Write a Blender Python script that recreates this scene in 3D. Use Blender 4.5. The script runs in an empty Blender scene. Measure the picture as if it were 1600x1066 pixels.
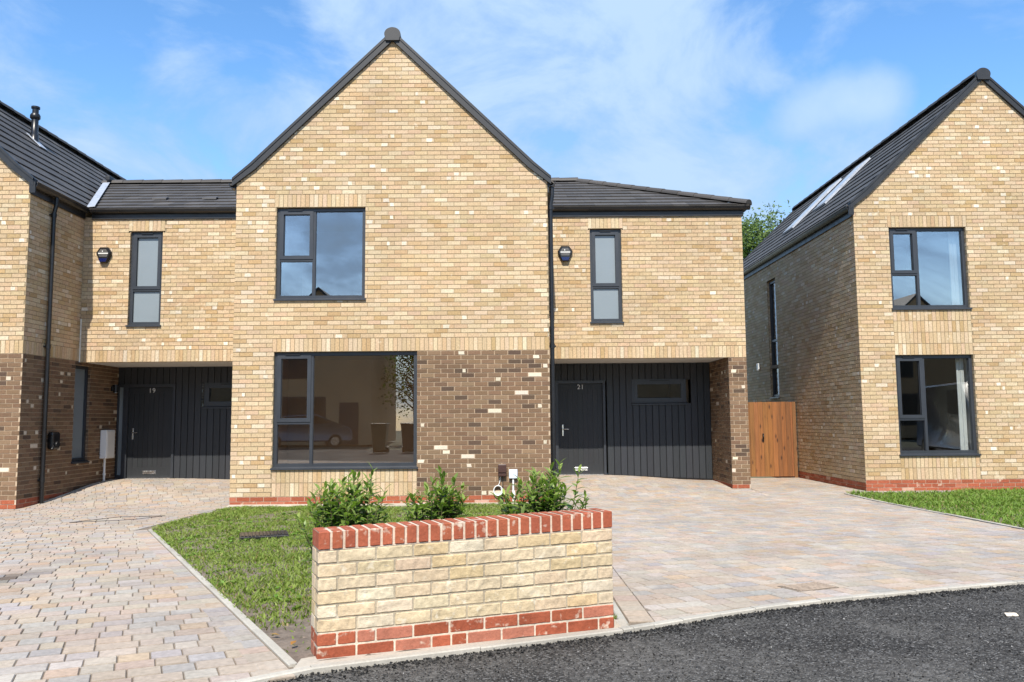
import bpy, bmesh, math, random
import numpy as np
from mathutils import Vector, Matrix
random.seed(7); RS = np.random.RandomState(11)
SC = bpy.context.scene; COL = SC.collection
rad = math.radians

def lin(r, g, b):
    f = lambda c: (c/255/12.92 if c/255 <= .04045 else ((c/255+.055)/1.055)**2.4)
    return (f(r), f(g), f(b))
def jit(c, a=.08, h=.02):
    k = 1+random.uniform(-a, a)
    return tuple(max(0, x*k*(1+random.uniform(-h, h))) for x in c)
def V(*a): return Vector(a)
def smooth(a, b, x):
    t = min(1, max(0, (x-a)/(b-a))); return t*t*(3-2*t)
def vnoise(x, y, s=0):
    """cheap value noise 0..1"""
    xi, yi = math.floor(x), math.floor(y); fx, fy = x-xi, y-yi
    h = lambda a, b: (math.sin(a*127.1+b*311.7+s*74.7)*43758.5453) % 1
    fx = fx*fx*(3-2*fx); fy = fy*fy*(3-2*fy)
    return (h(xi, yi)*(1-fx)+h(xi+1, yi)*fx)*(1-fy)+(h(xi, yi+1)*(1-fx)+h(xi+1, yi+1)*fx)*fy

# ------------------------------------------------------------------ objects
WL = {}
def tag(o, label=None, cat=None, group=None, kind=None):
    if label: o['label'] = label
    if cat: o['category'] = cat
    if group: o['group'] = group
    if kind: o['kind'] = kind
    return o
def empty(name, loc, label, cat, group=None):
    o = bpy.data.objects.new(name, None); COL.objects.link(o)
    o.location = loc; o.empty_display_size = .2; WL[o.name] = Vector(loc)
    return tag(o, label, cat, group)

class MB:
    def __init__(s): s.v = []; s.f = []; s.c = []; s.m = []; s.s = []
    def poly(s, pts, col=(.5, .5, .5), mat=0, sm=False):
        n = len(s.v); s.v.extend([tuple(p) for p in pts]); s.f.append(tuple(range(n, n+len(pts))))
        s.c.append(col); s.m.append(mat); s.s.append(sm)
    def mesh(s, verts, faces, col=(.5, .5, .5), mat=0, sm=False):
        n = len(s.v); s.v.extend([tuple(p) for p in verts])
        for f in faces:
            s.f.append(tuple(i+n for i in f)); s.c.append(col); s.m.append(mat); s.s.append(sm)
    def obox(s, O, A, B, C, col=(.5, .5, .5), mat=0, skip=()):
        """parallelepiped from corner O with edge vectors A, B, C"""
        O, A, B, C = Vector(O), Vector(A), Vector(B), Vector(C)
        p = [O, O+A, O+A+B, O+B, O+C, O+A+C, O+A+B+C, O+B+C]
        fs = [(0, 3, 2, 1), (4, 5, 6, 7), (0, 1, 5, 4), (1, 2, 6, 5), (2, 3, 7, 6), (3, 0, 4, 7)]
        s.mesh(p, [f for i, f in enumerate(fs) if i not in skip], col, mat)
    def box(s, x0, x1, y0, y1, z0, z1, col=(.5, .5, .5), mat=0):
        s.obox((x0, y0, z0), (x1-x0, 0, 0), (0, y1-y0, 0), (0, 0, z1-z0), col, mat)
    def rbox(s, x0, x1, y0, y1, z0, z1, bev=.01, col=(.5, .5, .5), mat=0, seg=2, M=None):
        bm = bmesh.new(); bmesh.ops.create_cube(bm, size=1)
        for v in bm.verts: v.co = Vector((x0+(v.co.x+.5)*(x1-x0), y0+(v.co.y+.5)*(y1-y0), z0+(v.co.z+.5)*(z1-z0)))
        bmesh.ops.bevel(bm, geom=bm.edges[:], offset=bev, segments=seg, profile=.5, affect='EDGES')
        if M: bm.transform(M)
        s.bm(bm, col, mat, sm=False); bm.free()
    def bm(s, bm, col=(.5, .5, .5), mat=0, sm=False):
        bm.verts.index_update()
        s.mesh([v.co[:] for v in bm.verts], [[v.index for v in f.verts] for f in bm.faces], col, mat, sm)
    def tube(s, path, r, n=10, col=(.5, .5, .5), mat=0, caps=True, closed=False):
        path = [Vector(p) for p in path]; rs = r if isinstance(r, (list, tuple)) else [r]*len(path)
        rings = []; up0 = None
        for i, p in enumerate(path):
            if closed: d = path[(i+1) % len(path)]-path[i-1]
            else: d = path[min(i+1, len(path)-1)]-path[max(i-1, 0)]
            d.normalize()
            if up0 is None: up0 = d.orthogonal().normalized()
            a = (up0-d*up0.dot(d)).normalized(); b = d.cross(a); up0 = a
            rings.append([p+(a*math.cos(t)+b*math.sin(t))*rs[i] for t in [2*math.pi*k/n for k in range(n)]])
        vs = [q for rg in rings for q in rg]; fs = []
        m = len(rings)
        for i in range(m if closed else m-1):
            for k in range(n):
                a, b = i*n, ((i+1) % m)*n
                fs.append((a+k, a+(k+1) % n, b+(k+1) % n, b+k))
        s.mesh(vs, fs, col, mat, True)
        if caps and not closed:
            s.poly(rings[0][::-1], col, mat); s.poly(rings[-1], col, mat)
    def prism(s, poly, A, col=(.5, .5, .5), mat=0, sm=False):
        """3D polygon extruded by vector A"""
        A = Vector(A); P = [Vector(p) for p in poly]; n = len(P)
        s.poly(P, col, mat); s.poly([p+A for p in P][::-1], col, mat)
        for i in range(n):
            s.poly([P[i], P[(i+1) % n], P[(i+1) % n]+A, P[i]+A], col, mat, sm)
    def build(s, name, mats, parent=None, origin=None):
        if not isinstance(mats, (list, tuple)): mats = [mats]
        va = np.array(s.v, dtype=float)
        c = Vector(((va[:, 0].min()+va[:, 0].max())/2, (va[:, 1].min()+va[:, 1].max())/2, va[:, 2].min())) if origin is None else Vector(origin)
        me = bpy.data.meshes.new(name); va -= np.array(c)
        me.from_pydata(va.tolist(), [], s.f)
        for m in mats: me.materials.append(m)
        me.polygons.foreach_set('material_index', s.m); me.polygons.foreach_set('use_smooth', s.s)
        ca = np.ones((len(me.loops), 4), dtype=np.float32)
        ca[:, :3] = np.repeat(np.array(s.c, dtype=np.float32), [len(f) for f in s.f], axis=0)
        at = me.color_attributes.new('Col', 'FLOAT_COLOR', 'CORNER'); at.data.foreach_set('color', ca.ravel())
        me.update()
        o = bpy.data.objects.new(name, me); COL.objects.link(o)
        o.location = c-(WL[parent.name] if parent else Vector((0, 0, 0)))
        if parent: o.parent = parent
        WL[o.name] = c
        return o

# ------------------------------------------------------------------ materials
def newmat(name):
    m = bpy.data.materials.new(name); m.use_nodes = True
    nt = m.node_tree; b = nt.nodes['Principled BSDF']; return m, nt, b
def N(nt, t, **kw):
    n = nt.nodes.new(t)
    for k, v in kw.items():
        if k.startswith('i_'):
            key = k[2:]; key = int(key) if key.isdigit() else key.replace('_', ' ')
            n.inputs[key].default_value = v
        else: setattr(n, k, v)
    return n
def noise(nt, scale, detail=4, rough=.6, vec=None, dim='3D'):
    n = N(nt, 'ShaderNodeTexNoise', noise_dimensions=dim); n.inputs['Scale'].default_value = scale
    n.inputs['Detail'].default_value = detail; n.inputs['Roughness'].default_value = rough
    if vec: nt.links.new(vec, n.inputs['Vector'])
    return n
def ramp(nt, src, stops):
    r = N(nt, 'ShaderNodeValToRGB'); e = r.color_ramp.elements
    while len(e) < len(stops): e.new(.5)
    for i, (p, c) in enumerate(stops):
        e[i].position = p; e[i].color = (c if isinstance(c, tuple) else (c, c, c))+(1,)
    nt.links.new(src, r.inputs['Fac']); return r
def mixc(nt, a, b, fac, mode='MIX'):
    m = N(nt, 'ShaderNodeMix', data_type='RGBA', blend_type=mode)
    for s, k in ((a, 6), (b, 7)):
        if isinstance(s, tuple): m.inputs[k].default_value = s+(1,)
        else: nt.links.new(s, m.inputs[k])
    if isinstance(fac, float): m.inputs[0].default_value = fac
    else: nt.links.new(fac, m.inputs[0])
    return m.outputs[2]
def bump(nt, b, h, strength=.3, dist=.01):
    n = N(nt, 'ShaderNodeBump'); n.inputs['Strength'].default_value = strength; n.inputs['Distance'].default_value = dist
    nt.links.new(h, n.inputs['Height']); nt.links.new(n.outputs[0], b.inputs['Normal']); return n
def objco(nt): return N(nt, 'ShaderNodeTexCoord').outputs['Object']
def worldco(nt): return N(nt, 'ShaderNodeNewGeometry').outputs['Position']

def vcol_mat(name, rough=.85, spec=.3, fine=60., amp=.25, big=.8, bigamp=.15, bmp=.4, bdist=.004, pale=None, paleamt=.0, streak=None, thr=(.60, .72)):
    m, nt, b = newmat(name); L = nt.links
    a = N(nt, 'ShaderNodeAttribute', attribute_name='Col'); co = worldco(nt)
    n1 = noise(nt, fine, 5, .65, co); n2 = noise(nt, big, 3, .55, co)
    r1 = ramp(nt, n1.outputs[0], [(.25, 1-amp), (.75, 1+amp)]); r2 = ramp(nt, n2.outputs[0], [(.3, 1-bigamp), (.7, 1+bigamp)])
    c = mixc(nt, a.outputs['Color'], r1.outputs[0], 1., 'MULTIPLY'); c = mixc(nt, c, r2.outputs[0], 1., 'MULTIPLY')
    if pale:
        n3 = noise(nt, streak or 9., 3, .6, co); r3 = ramp(nt, n3.outputs[0], [(thr[0], 0.), (thr[1], paleamt)])
        c = mixc(nt, c, pale, r3.outputs[0])
    L.new(c, b.inputs['Base Color']); b.inputs['Roughness'].default_value = rough; b.inputs['Specular IOR Level'].default_value = spec
    bump(nt, b, n1.outputs[0], bmp, bdist)
    return m
def plain(name, col, rough=.5, spec=.5, metal=0., var=.12, scale=8., bmp=.0, coat=0.):
    m, nt, b = newmat(name)
    n = noise(nt, scale, 5, .6, objco(nt)); r = ramp(nt, n.outputs[0], [(.3, tuple(x*(1-var) for x in col)), (.7, tuple(x*(1+var) for x in col))])
    nt.links.new(r.outputs[0], b.inputs['Base Color']); b.inputs['Roughness'].default_value = rough
    b.inputs['Specular IOR Level'].default_value = spec; b.inputs['Metallic'].default_value = metal
    b.inputs['Coat Weight'].default_value = coat
    rr = ramp(nt, n.outputs[0], [(.3, max(0, rough-.08)), (.7, min(1, rough+.08))]); nt.links.new(rr.outputs[0], b.inputs['Roughness'])
    if bmp: bump(nt, b, n.outputs[0], bmp, .004)
    return m

M_BRICK = vcol_mat('brickwork', .88, .25, 38., .26, .7, .08, .5, .003, (.64, .56, .43), .45, 8., (.64, .72))
M_BROWN = vcol_mat('brown_brickwork', .88, .25, 50., .2, .7, .06, .5, .003)
M_WALLBRICK = vcol_mat('garden_wall_brick', .9, .2, 55., .2, 6., .14, .8, .006, (.66, .60, .48), .7, 14.)
M_PAVE = vcol_mat('paving_block', .85, .3, 32., .24, .9, .12, .5, .003, (.47, .43, .375), .45, 3.)
M_KERB = vcol_mat('concrete_edging', .85, .3, 60., .15, 1.5, .15, .5, .003)
M_TILE = vcol_mat('concrete_roof_tile', .62, .4, 40., .12, .5, .12, .2, .003)
M_FRAME = plain('anthracite_frame', (.030, .034, .041), .38, .5, 0, .06, 3.)
M_BLACK = plain('black_plastic', (.010, .010, .011), .32, .5, 0, .15, 5.)
M_FASCIA = plain('black_fascia', (.014, .014, .015), .4, .5, 0, .15, 5.)
M_VERGE = plain('dark_verge_trim', (.019, .021, .025), .5, .4, 0, .15, 4., .1)
M_WHITE = plain('white_plastic', (.70, .70, .68), .45, .5, 0, .04, 5.)
M_CHROME = plain('brushed_steel', (.72, .72, .72), .25, .5, 1., .05, 20.)
M_PLASTER = plain('white_plaster', (.62, .60, .57), .9, .2, 0, .04, 2.)
M_ROOM = plain('room_wall', (.20, .15, .10), .9, .2, 0, .06, 2.)
M_SOFFIT = plain('soffit_board', (.60, .58, .54), .7, .3, 0, .05, 2.)
M_LEAD = plain('lead_flashing', (.42, .45, .50), .45, .5, .35, .15, 9., .2)
M_BROWNBOX = plain('brown_plastic', (.055, .025, .02), .4, .5, 0, .1, 9.)
M_BLUE = plain('blue_lens', (.006, .012, .075), .2, .6, 0, .1, 9.)
M_ROOFLIGHT = plain('pale_roof_glazing', (.36, .38, .41), .22, .6, .0, .05, 2.)

def clad_mat():
    m, nt, b = newmat('dark_cladding'); co = objco(nt)
    mp = N(nt, 'ShaderNodeMapping'); mp.inputs['Scale'].default_value = (60, 60, 3); nt.links.new(co, mp.inputs[0])
    n = noise(nt, 1., 6, .6, mp.outputs[0])
    a = N(nt, 'ShaderNodeAttribute', attribute_name='Col')
    r = ramp(nt, n.outputs[0], [(.3, .85), (.7, 1.15)])
    nt.links.new(mixc(nt, a.outputs[0], r.outputs[0], 1., 'MULTIPLY'), b.inputs['Base Color'])
    b.inputs['Roughness'].default_value = .5; b.inputs['Specular IOR Level'].default_value = .4
    bump(nt, b, n.outputs[0], .35, .002); return m
M_CLAD = clad_mat()

def gate_mat():
    m, nt, b = newmat('stained_softwood'); co = objco(nt)
    mp = N(nt, 'ShaderNodeMapping'); mp.inputs['Scale'].default_value = (22, 22, 1.6); nt.links.new(co, mp.inputs[0])
    n = noise(nt, 1., 5, .65, mp.outputs[0]); a = N(nt, 'ShaderNodeAttribute', attribute_name='Col')
    r = ramp(nt, n.outputs[0], [(.25, .62), (.5, 1.), (.75, 1.3)])
    c = mixc(nt, a.outputs[0], r.outputs[0], 1., 'MULTIPLY')
    v = N(nt, 'ShaderNodeTexVoronoi'); mp2 = N(nt, 'ShaderNodeMapping'); mp2.inputs['Scale'].default_value = (9, 9, 3.4); nt.links.new(co, mp2.inputs[0]); nt.links.new(mp2.outputs[0], v.inputs['Vector'])
    v.inputs['Scale'].default_value = 1.
    kr = ramp(nt, v.outputs['Distance'], [(.07, 1.), (.24, 0.)])
    c = mixc(nt, c, (.045, .014, .005), kr.outputs[0])
    nt.links.new(c, b.inputs['Base Color']); b.inputs['Roughness'].default_value = .6
    bump(nt, b, n.outputs[0], .3, .002); return m
M_GATE = gate_mat()

def glass_mat(name, refl=1.0, tint=(.82, .86, .86), ior=1.75):
    m = bpy.data.materials.new(name); m.use_nodes = True; nt = m.node_tree; nt.nodes.clear()
    o = N(nt, 'ShaderNodeOutputMaterial'); t = N(nt, 'ShaderNodeBsdfTransparent'); t.inputs[0].default_value = tint+(1,)
    g = N(nt, 'ShaderNodeBsdfGlossy'); g.inputs['Roughness'].default_value = .004; g.inputs[0].default_value = (refl, refl, refl, 1)
    n = noise(nt, 1.1, 1, .4, worldco(nt)); bp = N(nt, 'ShaderNodeBump'); bp.inputs['Strength'].default_value = .02; bp.inputs['Distance'].default_value = .02
    nt.links.new(n.outputs[0], bp.inputs['Height']); nt.links.new(bp.outputs[0], g.inputs['Normal'])
    f = N(nt, 'ShaderNodeFresnel'); bf = N(nt, 'ShaderNodeNewGeometry').outputs['Backfacing']     # same sheet from either side
    mr = N(nt, 'ShaderNodeMapRange'); mr.inputs['To Min'].default_value = ior; mr.inputs['To Max'].default_value = 1/ior; nt.links.new(bf, mr.inputs['Value']); nt.links.new(mr.outputs[0], f.inputs['IOR'])
    mx = N(nt, 'ShaderNodeMixShader'); nt.links.new(f.outputs[0], mx.inputs[0]); nt.links.new(t.outputs[0], mx.inputs[1]); nt.links.new(g.outputs[0], mx.inputs[2])
    nt.links.new(mx.outputs[0], o.inputs[0]); return m
M_GLASS = glass_mat('window_glass', 1., (.84, .86, .86), 1.75)
M_SKYGLASS = glass_mat('coated_window_glass', 1., (.72, .75, .76), 2.9)
M_WIDEGLASS = glass_mat('wide_window_glass', 1., (.93, .91, .87), 2.35)
M_WARMROOM = plain('warm_brown_room', (.52, .38, .245), .9, .2, 0, .08, 1.5)
def frosted():
    m, nt, b = newmat('frosted_glass')
    n = noise(nt, .9, 2, .5, objco(nt)); r = ramp(nt, n.outputs[0], [(.3, (.185, .22, .24)), (.7, (.225, .255, .275))])
    nt.links.new(r.outputs[0], b.inputs['Base Color']); b.inputs['Roughness'].default_value = .12
    b.inputs['Specular IOR Level'].default_value = .6; return m
M_FROST = frosted()

def leaf_mat(name, trans=.35, rough=.45):
    m = bpy.data.materials.new(name); m.use_nodes = True; nt = m.node_tree
    b = nt.nodes['Principled BSDF']; o = nt.nodes['Material Output']
    a = N(nt, 'ShaderNodeAttribute', attribute_name='Col'); nt.links.new(a.outputs[0], b.inputs['Base Color'])
    b.inputs['Roughness'].default_value = rough; b.inputs['Specular IOR Level'].default_value = .35
    t = N(nt, 'ShaderNodeBsdfTranslucent')
    c = mixc(nt, a.outputs[0], (1.2, 1.5, .5), 1., 'MULTIPLY'); nt.links.new(c, t.inputs[0])
    mx = N(nt, 'ShaderNodeMixShader'); mx.inputs[0].default_value = trans
    nt.links.new(b.outputs[0], mx.inputs[1]); nt.links.new(t.outputs[0], mx.inputs[2]); nt.links.new(mx.outputs[0], o.inputs[0]); return m
M_LEAF = leaf_mat('shrub_leaf', .35, .38); M_GRASS = leaf_mat('grass_blade', .3, .55); M_TREELEAF = leaf_mat('tree_leaf', .35, .5)
M_STEM = plain('plant_stem', (.10, .085, .04), .7, .3, 0, .2, 12.)
M_BARK = plain('tree_bark', (.09, .07, .05), .9, .2, 0, .3, 6., .4)

def soil_mat():
    m, nt, b = newmat('bare_soil'); co = worldco(nt)
    n = noise(nt, 9., 8, .7, co); r = ramp(nt, n.outputs[0], [(.3, (.11, .083, .062)), (.55, (.21, .165, .13)), (.75, (.30, .25, .205))])
    nt.links.new(r.outputs[0], b.inputs['Base Color']); b.inputs['Roughness'].default_value = .95
    n2 = noise(nt, 45., 5, .7, co); bump(nt, b, n2.outputs[0], .9, .02); return m
M_SOIL = soil_mat()
def asphalt_mat():
    m, nt, b = newmat('asphalt'); co = worldco(nt)
    v = N(nt, 'ShaderNodeTexVoronoi'); v.inputs['Scale'].default_value = 100.; nt.links.new(co, v.inputs['Vector'])
    sep = N(nt, 'ShaderNodeSeparateColor'); nt.links.new(v.outputs['Color'], sep.inputs[0])
    r = ramp(nt, sep.outputs[0], [(0., (.0125, .0115, .0105)), (.5, (.036, .034, .031)), (.8, (.074, .070, .065)), (1., (.22, .215, .205))])
    n = noise(nt, .9, 5, .65, co); d = ramp(nt, n.outputs[0], [(.44, 0.), (.60, .75)])
    n4 = noise(nt, 26., 4, .7, co); d2 = ramp(nt, n4.outputs[0], [(.4, .25), (.65, 1.)])
    dd = mixc(nt, d.outputs[0], d2.outputs[0], 1., 'MULTIPLY')
    c = mixc(nt, r.outputs[0], (.165, .157, .143), dd)
    nt.links.new(c, b.inputs['Base Color']); b.inputs['Roughness'].default_value = .85; b.inputs['Specular IOR Level'].default_value = .25
    inv = N(nt, 'ShaderNodeMath', operation='SUBTRACT'); inv.inputs[0].default_value = 1.; nt.links.new(v.outputs['Distance'], inv.inputs[1])
    bump(nt, b, inv.outputs[0], .9, .012); return m
M_ROAD = asphalt_mat()
M_CHIP = vcol_mat('stone_chipping', .75, .25, 80., .3, 2., .15, .3, .002)
M_SAND = plain('jointing_sand', (.19, .155, .12), .95, .2, 0, .25, 30., .4)
M_GROUND = plain('rough_ground', (.13, .13, .09), .95, .2, 0, .3, .4)

# ------------------------------------------------------------------ ground heights
XL, XR, W = -3.446, 11.3165, 5.31
S_R, S_L, XP, YB = 1.75, 1.70, 9.13, 3.25
def g(x, y):
    z = .15*min(max(0, -y), 14)/9.6
    if y > -.6:
        if 5.31 <= x <= 9.15: z = max(z, smooth(.1, 3.0, y)*(.25-.13*smooth(6.4, 8.9, x)))
        elif -3.5 <= x <= 0: z = max(z, smooth(-.1, 3.0, y)*(.25-.06*smooth(-2.2, 0, x)))
    return z

# ------------------------------------------------------------------ brickwork
BUFF = [((.452, .335, .203), 42), ((.487, .377, .247), 24), ((.425, .302, .172), 14), ((.39, .268, .138), 5), ((.53, .44, .315), 4), ((.462, .335, .215), 11)]
BROWN = [((.170, .106, .063), 45), ((.148, .092, .056), 22), ((.20, .130, .079), 18), ((.088, .058, .039), 8), ((.55, .47, .37), .8)]
RED = [((.31, .088, .045), 50), ((.27, .075, .038), 25), ((.35, .125, .075), 15), ((.46, .28, .21), 6)]
PAL = {'buff': BUFF, 'brown': BROWN, 'red': RED}
MORT = {'buff': (.235, .185, .115), 'brown': (.41, .315, .22), 'red': (.46, .37, .28)}
for k in PAL: PAL[k] = ([c for c, w in PAL[k]], [w for c, w in PAL[k]])
def bcol(kind):
    p = PAL[kind]; return jit(random.choices(p[0], p[1])[0], .07, .025)
def one_brick(mb, P, a, b, za, zb, kind, mat):
    col = bcol(kind)
    if kind == 'brown': a += .0012; b -= .0012; za += .001; zb -= .001
    d = [random.uniform(-.0012, .0018) for _ in range(4)]
    f = [P(a, za, d[0]), P(b, za, d[1]), P(b, zb, d[2]), P(a, zb, d[3])]
    k = [P(a, za, -.012), P(b, za, -.012), P(b, zb, -.012), P(a, zb, -.012)]
    n = len(mb.v); mb.v.extend([tuple(q) for q in f+k])
    for q in ((0, 1, 2, 3), (0, 4, 5, 1), (1, 5, 6, 2), (2, 6, 7, 3), (3, 7, 4, 0)):
        mb.f.append(tuple(i+n for i in q)); mb.c.append(col); mb.m.append(mat); mb.s.append(False)
    if kind != 'red' and b-a > .09 and random.random() < (.05 if kind == 'brown' else .04):     # pale blotch burnt into the face
        w = random.uniform(.045, .115); x = random.uniform(a+.004, b-w-.004) if b-w-.004 > a+.004 else a+.004; w = min(w, b-x-.004); h = zb-za
        l, r, lo, hi = x, x+w, za+h*random.uniform(-.02, .12), zb+h*random.uniform(-.1, .02)
        j = lambda k: random.uniform(-k, k)*w
        pts = [(l+j(.05), lo), (l+w*.5, lo+j(.04)), (r+j(.09), lo), (r+j(.06), (lo+hi)/2), (r+j(.09), hi), (l+w*.5, hi+j(.03)), (l+j(.05), hi)]
        mb.poly([P(u, v, .0026) for u, v in pts], jit((.54, .47, .36) if kind == 'brown' else (.60, .53, .42), .16), mat)
def lay(mb, wall, u0, u1, v0, v1, kind, holes=(), clip=None, soldier=False, ph=0.):
    O, U, Nn = [Vector(q) for q in wall]; mat = 1 if kind == 'brown' else 0
    P = lambda u, v, d: O+U*u+Vector((0, 0, v))+Nn*d
    if soldier:
        n = max(1, round((v1-v0)/.225)); h = (v1-v0)/n
        for i in range(n):
            za = v0+i*h; mb.poly([P(u0, za, -.006), P(u1, za, -.006), P(u1, za+h, -.006), P(u0, za+h, -.006)], MORT[kind], mat)
            m = max(1, round((u1-u0)/.075)); w = (u1-u0)/m
            for k in range(m): one_brick(mb, P, u0+k*w+.0052, u0+(k+1)*w-.0052, za+.005, za+h-.005, kind, mat)
        return
    n = max(1, round((v1-v0)/.075)); h = (v1-v0)/n
    for i in range(n):
        za = v0+i*h; zm = za+h/2; iv = [(u0, u1)]
        if clip:
            l, r = clip(zm); iv = [(max(a, l), min(b, r)) for a, b in iv if min(b, r)-max(a, l) > .03]
        for (a0, a1, b0, b1) in holes:
            if b0 < zm < b1:
                nv = []
                for a, b in iv:
                    if a1 <= a or a0 >= b: nv.append((a, b)); continue
                    if a0-a > .015: nv.append((a, a0))
                    if b-a1 > .015: nv.append((a1, b))
                iv = nv
        off = ph+(.1125 if round(za/.075) % 2 else 0)
        for a, b in iv:
            mb.poly([P(a, za, -.006), P(b, za, -.006), P(b, za+h, -.006), P(a, za+h, -.006)], MORT[kind], mat)
            k = math.floor((a-off)/.225)
            while k*.225+off < b:
                ba, bb = max(a, k*.225+off+.0045), min(b, (k+1)*.225+off-.0045)
                if bb-ba > .03: one_brick(mb, P, ba, bb, za+.005, za+h-.005, kind, mat)
                k += 1
def reveals(mb, wall, hole, depth=.10, kind='buff'):
    """brick jambs and head of an opening"""
    O, U, Nn = [Vector(q) for q in wall]; a0, a1, b0, b1 = hole; mat = 1 if kind == 'brown' else 0
    P = lambda u, v, d: O+U*u+Vector((0, 0, v))+Nn*d
    lay(mb, (P(a0, 0, -.012), -Nn, U), 0, depth-.012, b0, b1, kind)
    lay(mb, (P(a1, 0, -depth), Nn, -U), 0, depth-.012, b0, b1, kind)
    mb.poly([P(a0, b1, -.006), P(a1, b1, -.006), P(a1, b1, -depth), P(a0, b1, -depth)], BUFF[0][1] if False else (.42, .30, .17), 0)

# ------------------------------------------------------------------ windows
def window(parent, wall, hole, lights, glass=None, sill=True, setback=.065, fw=.06, vent=None, room=True, roomdepth=3.2, label=None, sillproj=.035, pad=.25, rev=.17, revmat=None, roommat=None):
    """lights: (u0,u1,v0,v1,has_sash); frame fills the rest"""
    O, U, Nn = [Vector(q) for q in wall]; a0, a1, b0, b1 = hole; Z = Vector((0, 0, 1))
    P = lambda u, v, d: O+U*u+Z*v+Nn*d
    glass = glass or M_GLASS
    f = MB(); d0 = -setback; dep = .07
    def bar(u0, u1, v0, v1, dd=d0, t=dep):
        f.obox(P(u0, v0, dd-t), U*(u1-u0), Z*(v1-v0), Nn*t)
    us = sorted({a0, a1} | {q for l in lights for q in (l[0], l[1])})
    fr = fw
    bar(a0, a1, b1-fr, b1); bar(a0, a1, b0, b0+fr); bar(a0, a0+fr, b0+fr, b1-fr); bar(a1-fr, a1, b0+fr, b1-fr)
    done = []
    for l in lights:
        for q in lights:
            if abs(l[1]-q[0]) < .1 and q[0] >= l[1]-1e-6 and l is not q:
                key = ('m', round((l[1]+q[0])/2, 3))
                if key not in done:
                    done.append(key); lo = min(x[2] for x in lights if abs(x[1]-l[1]) < .02 or abs(x[0]-q[0]) < .02); hi = max(x[3] for x in lights if abs(x[1]-l[1]) < .02 or abs(x[0]-q[0]) < .02)
                    bar(l[1], q[0], lo, hi, d0-.002)
            if abs(l[3]-q[2]) < .1 and q[2] >= l[3]-1e-6 and l is not q and min(l[1], q[1])-max(l[0], q[0]) > .05:
                key = ('t', round(l[0], 3), round((l[3]+q[2])/2, 3))
                if key not in done:
                    done.append(key); bar(max(l[0], q[0]), min(l[1], q[1]), l[3], q[2], d0-.003)
    w = f.build('window', M_FRAME, parent)
    if label: w['label'] = label
    for (u0, u1, v0, v1, sash) in lights:
        m = .0
        if sash:
            m = .05; s = MB()
            for (x0, x1, y0, y1) in ((u0-.012, u1+.012, v1-m, v1+.012), (u0-.012, u1+.012, v0-.012, v0+m), (u0-.012, u0+m, v0+m, v1-m), (u1-m, u1+.012, v0+m, v1-m)):
                s.obox(P(x0, y0, d0-.05), U*(x1-x0), Z*(y1-y0), Nn*(.062))
            s.build('sash', M_FRAME, w)
        p = MB(); p.obox(P(u0+m-.004, v0+m-.004, d0-.045), U*(u1-u0-2*m+.008), Z*(v1-v0-2*m+.008), Nn*.008)
        p.build('pane', glass, w)
        gk = MB()   # pale spacer bead round the glass unit
        q = .006
        for (x0, x1, y0, y1) in ((u0+m, u1-m, v1-m-q, v1-m), (u0+m, u1-m, v0+m, v0+m+q), (u0+m, u0+m+q, v0+m, v1-m), (u1-m-q, u1-m, v0+m, v1-m)):
            gk.obox(P(x0, y0, d0-.036), U*(x1-x0), Z*(y1-y0), Nn*.010)
        gk.build('glazing_bead', M_FRAME, w)
    if vent:
        t = MB(); t.obox(P(vent[0], vent[2], d0+.014), U*(vent[1]-vent[0]), Z*.022, Nn*.018); t.build('trickle_vent', M_BLACK, w)
    if sill:
        t = MB(); e = .02
        pr = [P(a0-e, b0-.035, sillproj+.001), P(a0-e, b0-.008, sillproj+.001), P(a0-e, b0+.012, -setback+.002), P(a0-e, b0-.035, -setback+.002)]
        t.prism(pr, U*(a1-a0+2*e)); t.build('sill', M_FRAME, w)
    if room:
        r = MB(); di = -(setback+dep)-.002; dr = di-rev
        for (p0, p1) in (((a0, b0), (a0, b1)), ((a0, b1), (a1, b1)), ((a1, b1), (a1, b0)), ((a1, b0), (a0, b0))):
            r.poly([P(p0[0], p0[1], di), P(p1[0], p1[1], di), P(p1[0], p1[1], dr), P(p0[0], p0[1], dr)], mat=0)
        A0, A1, B0, B1 = a0-pad, a1+pad, b0-.5, b1+.22; db = dr-roomdepth
        for q in (((A0, B0), (A0, B1)), ((A0, B1), (A1, B1)), ((A1, B1), (A1, B0)), ((A1, B0), (A0, B0))):
            r.poly([P(q[0][0], q[0][1], dr), P(q[1][0], q[1][1], dr), P(q[1][0], q[1][1], db), P(q[0][0], q[0][1], db)], mat=1)
        r.poly([P(A0, B0, db), P(A1, B0, db), P(A1, B1, db), P(A0, B1, db)], mat=1)
        # inner face of the wall round the opening
        for (x0, x1, y0, y1) in ((A0, a0, B0, B1), (a1, A1, B0, B1), (a0, a1, B0, b0), (a0, a1, b1, B1)):
            r.poly([P(x0, y0, dr), P(x1, y0, dr), P(x1, y1, dr), P(x0, y1, dr)], mat=0)
        r.build('room_interior', [revmat or M_PLASTER, roommat or M_ROOM], w)
    return w
def three_light(a0, a1, b0, b1, mull, trans, fw=.06, mw=.05):
    """left column opening over fixed, big fixed on the right"""
    return [(a0+fw, mull-mw/2, trans+mw/2, b1-fw, True), (a0+fw, mull-mw/2, b0+fw, trans-mw/2, False), (mull+mw/2, a1-fw, b0+fw, b1-fw, False)]

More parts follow.
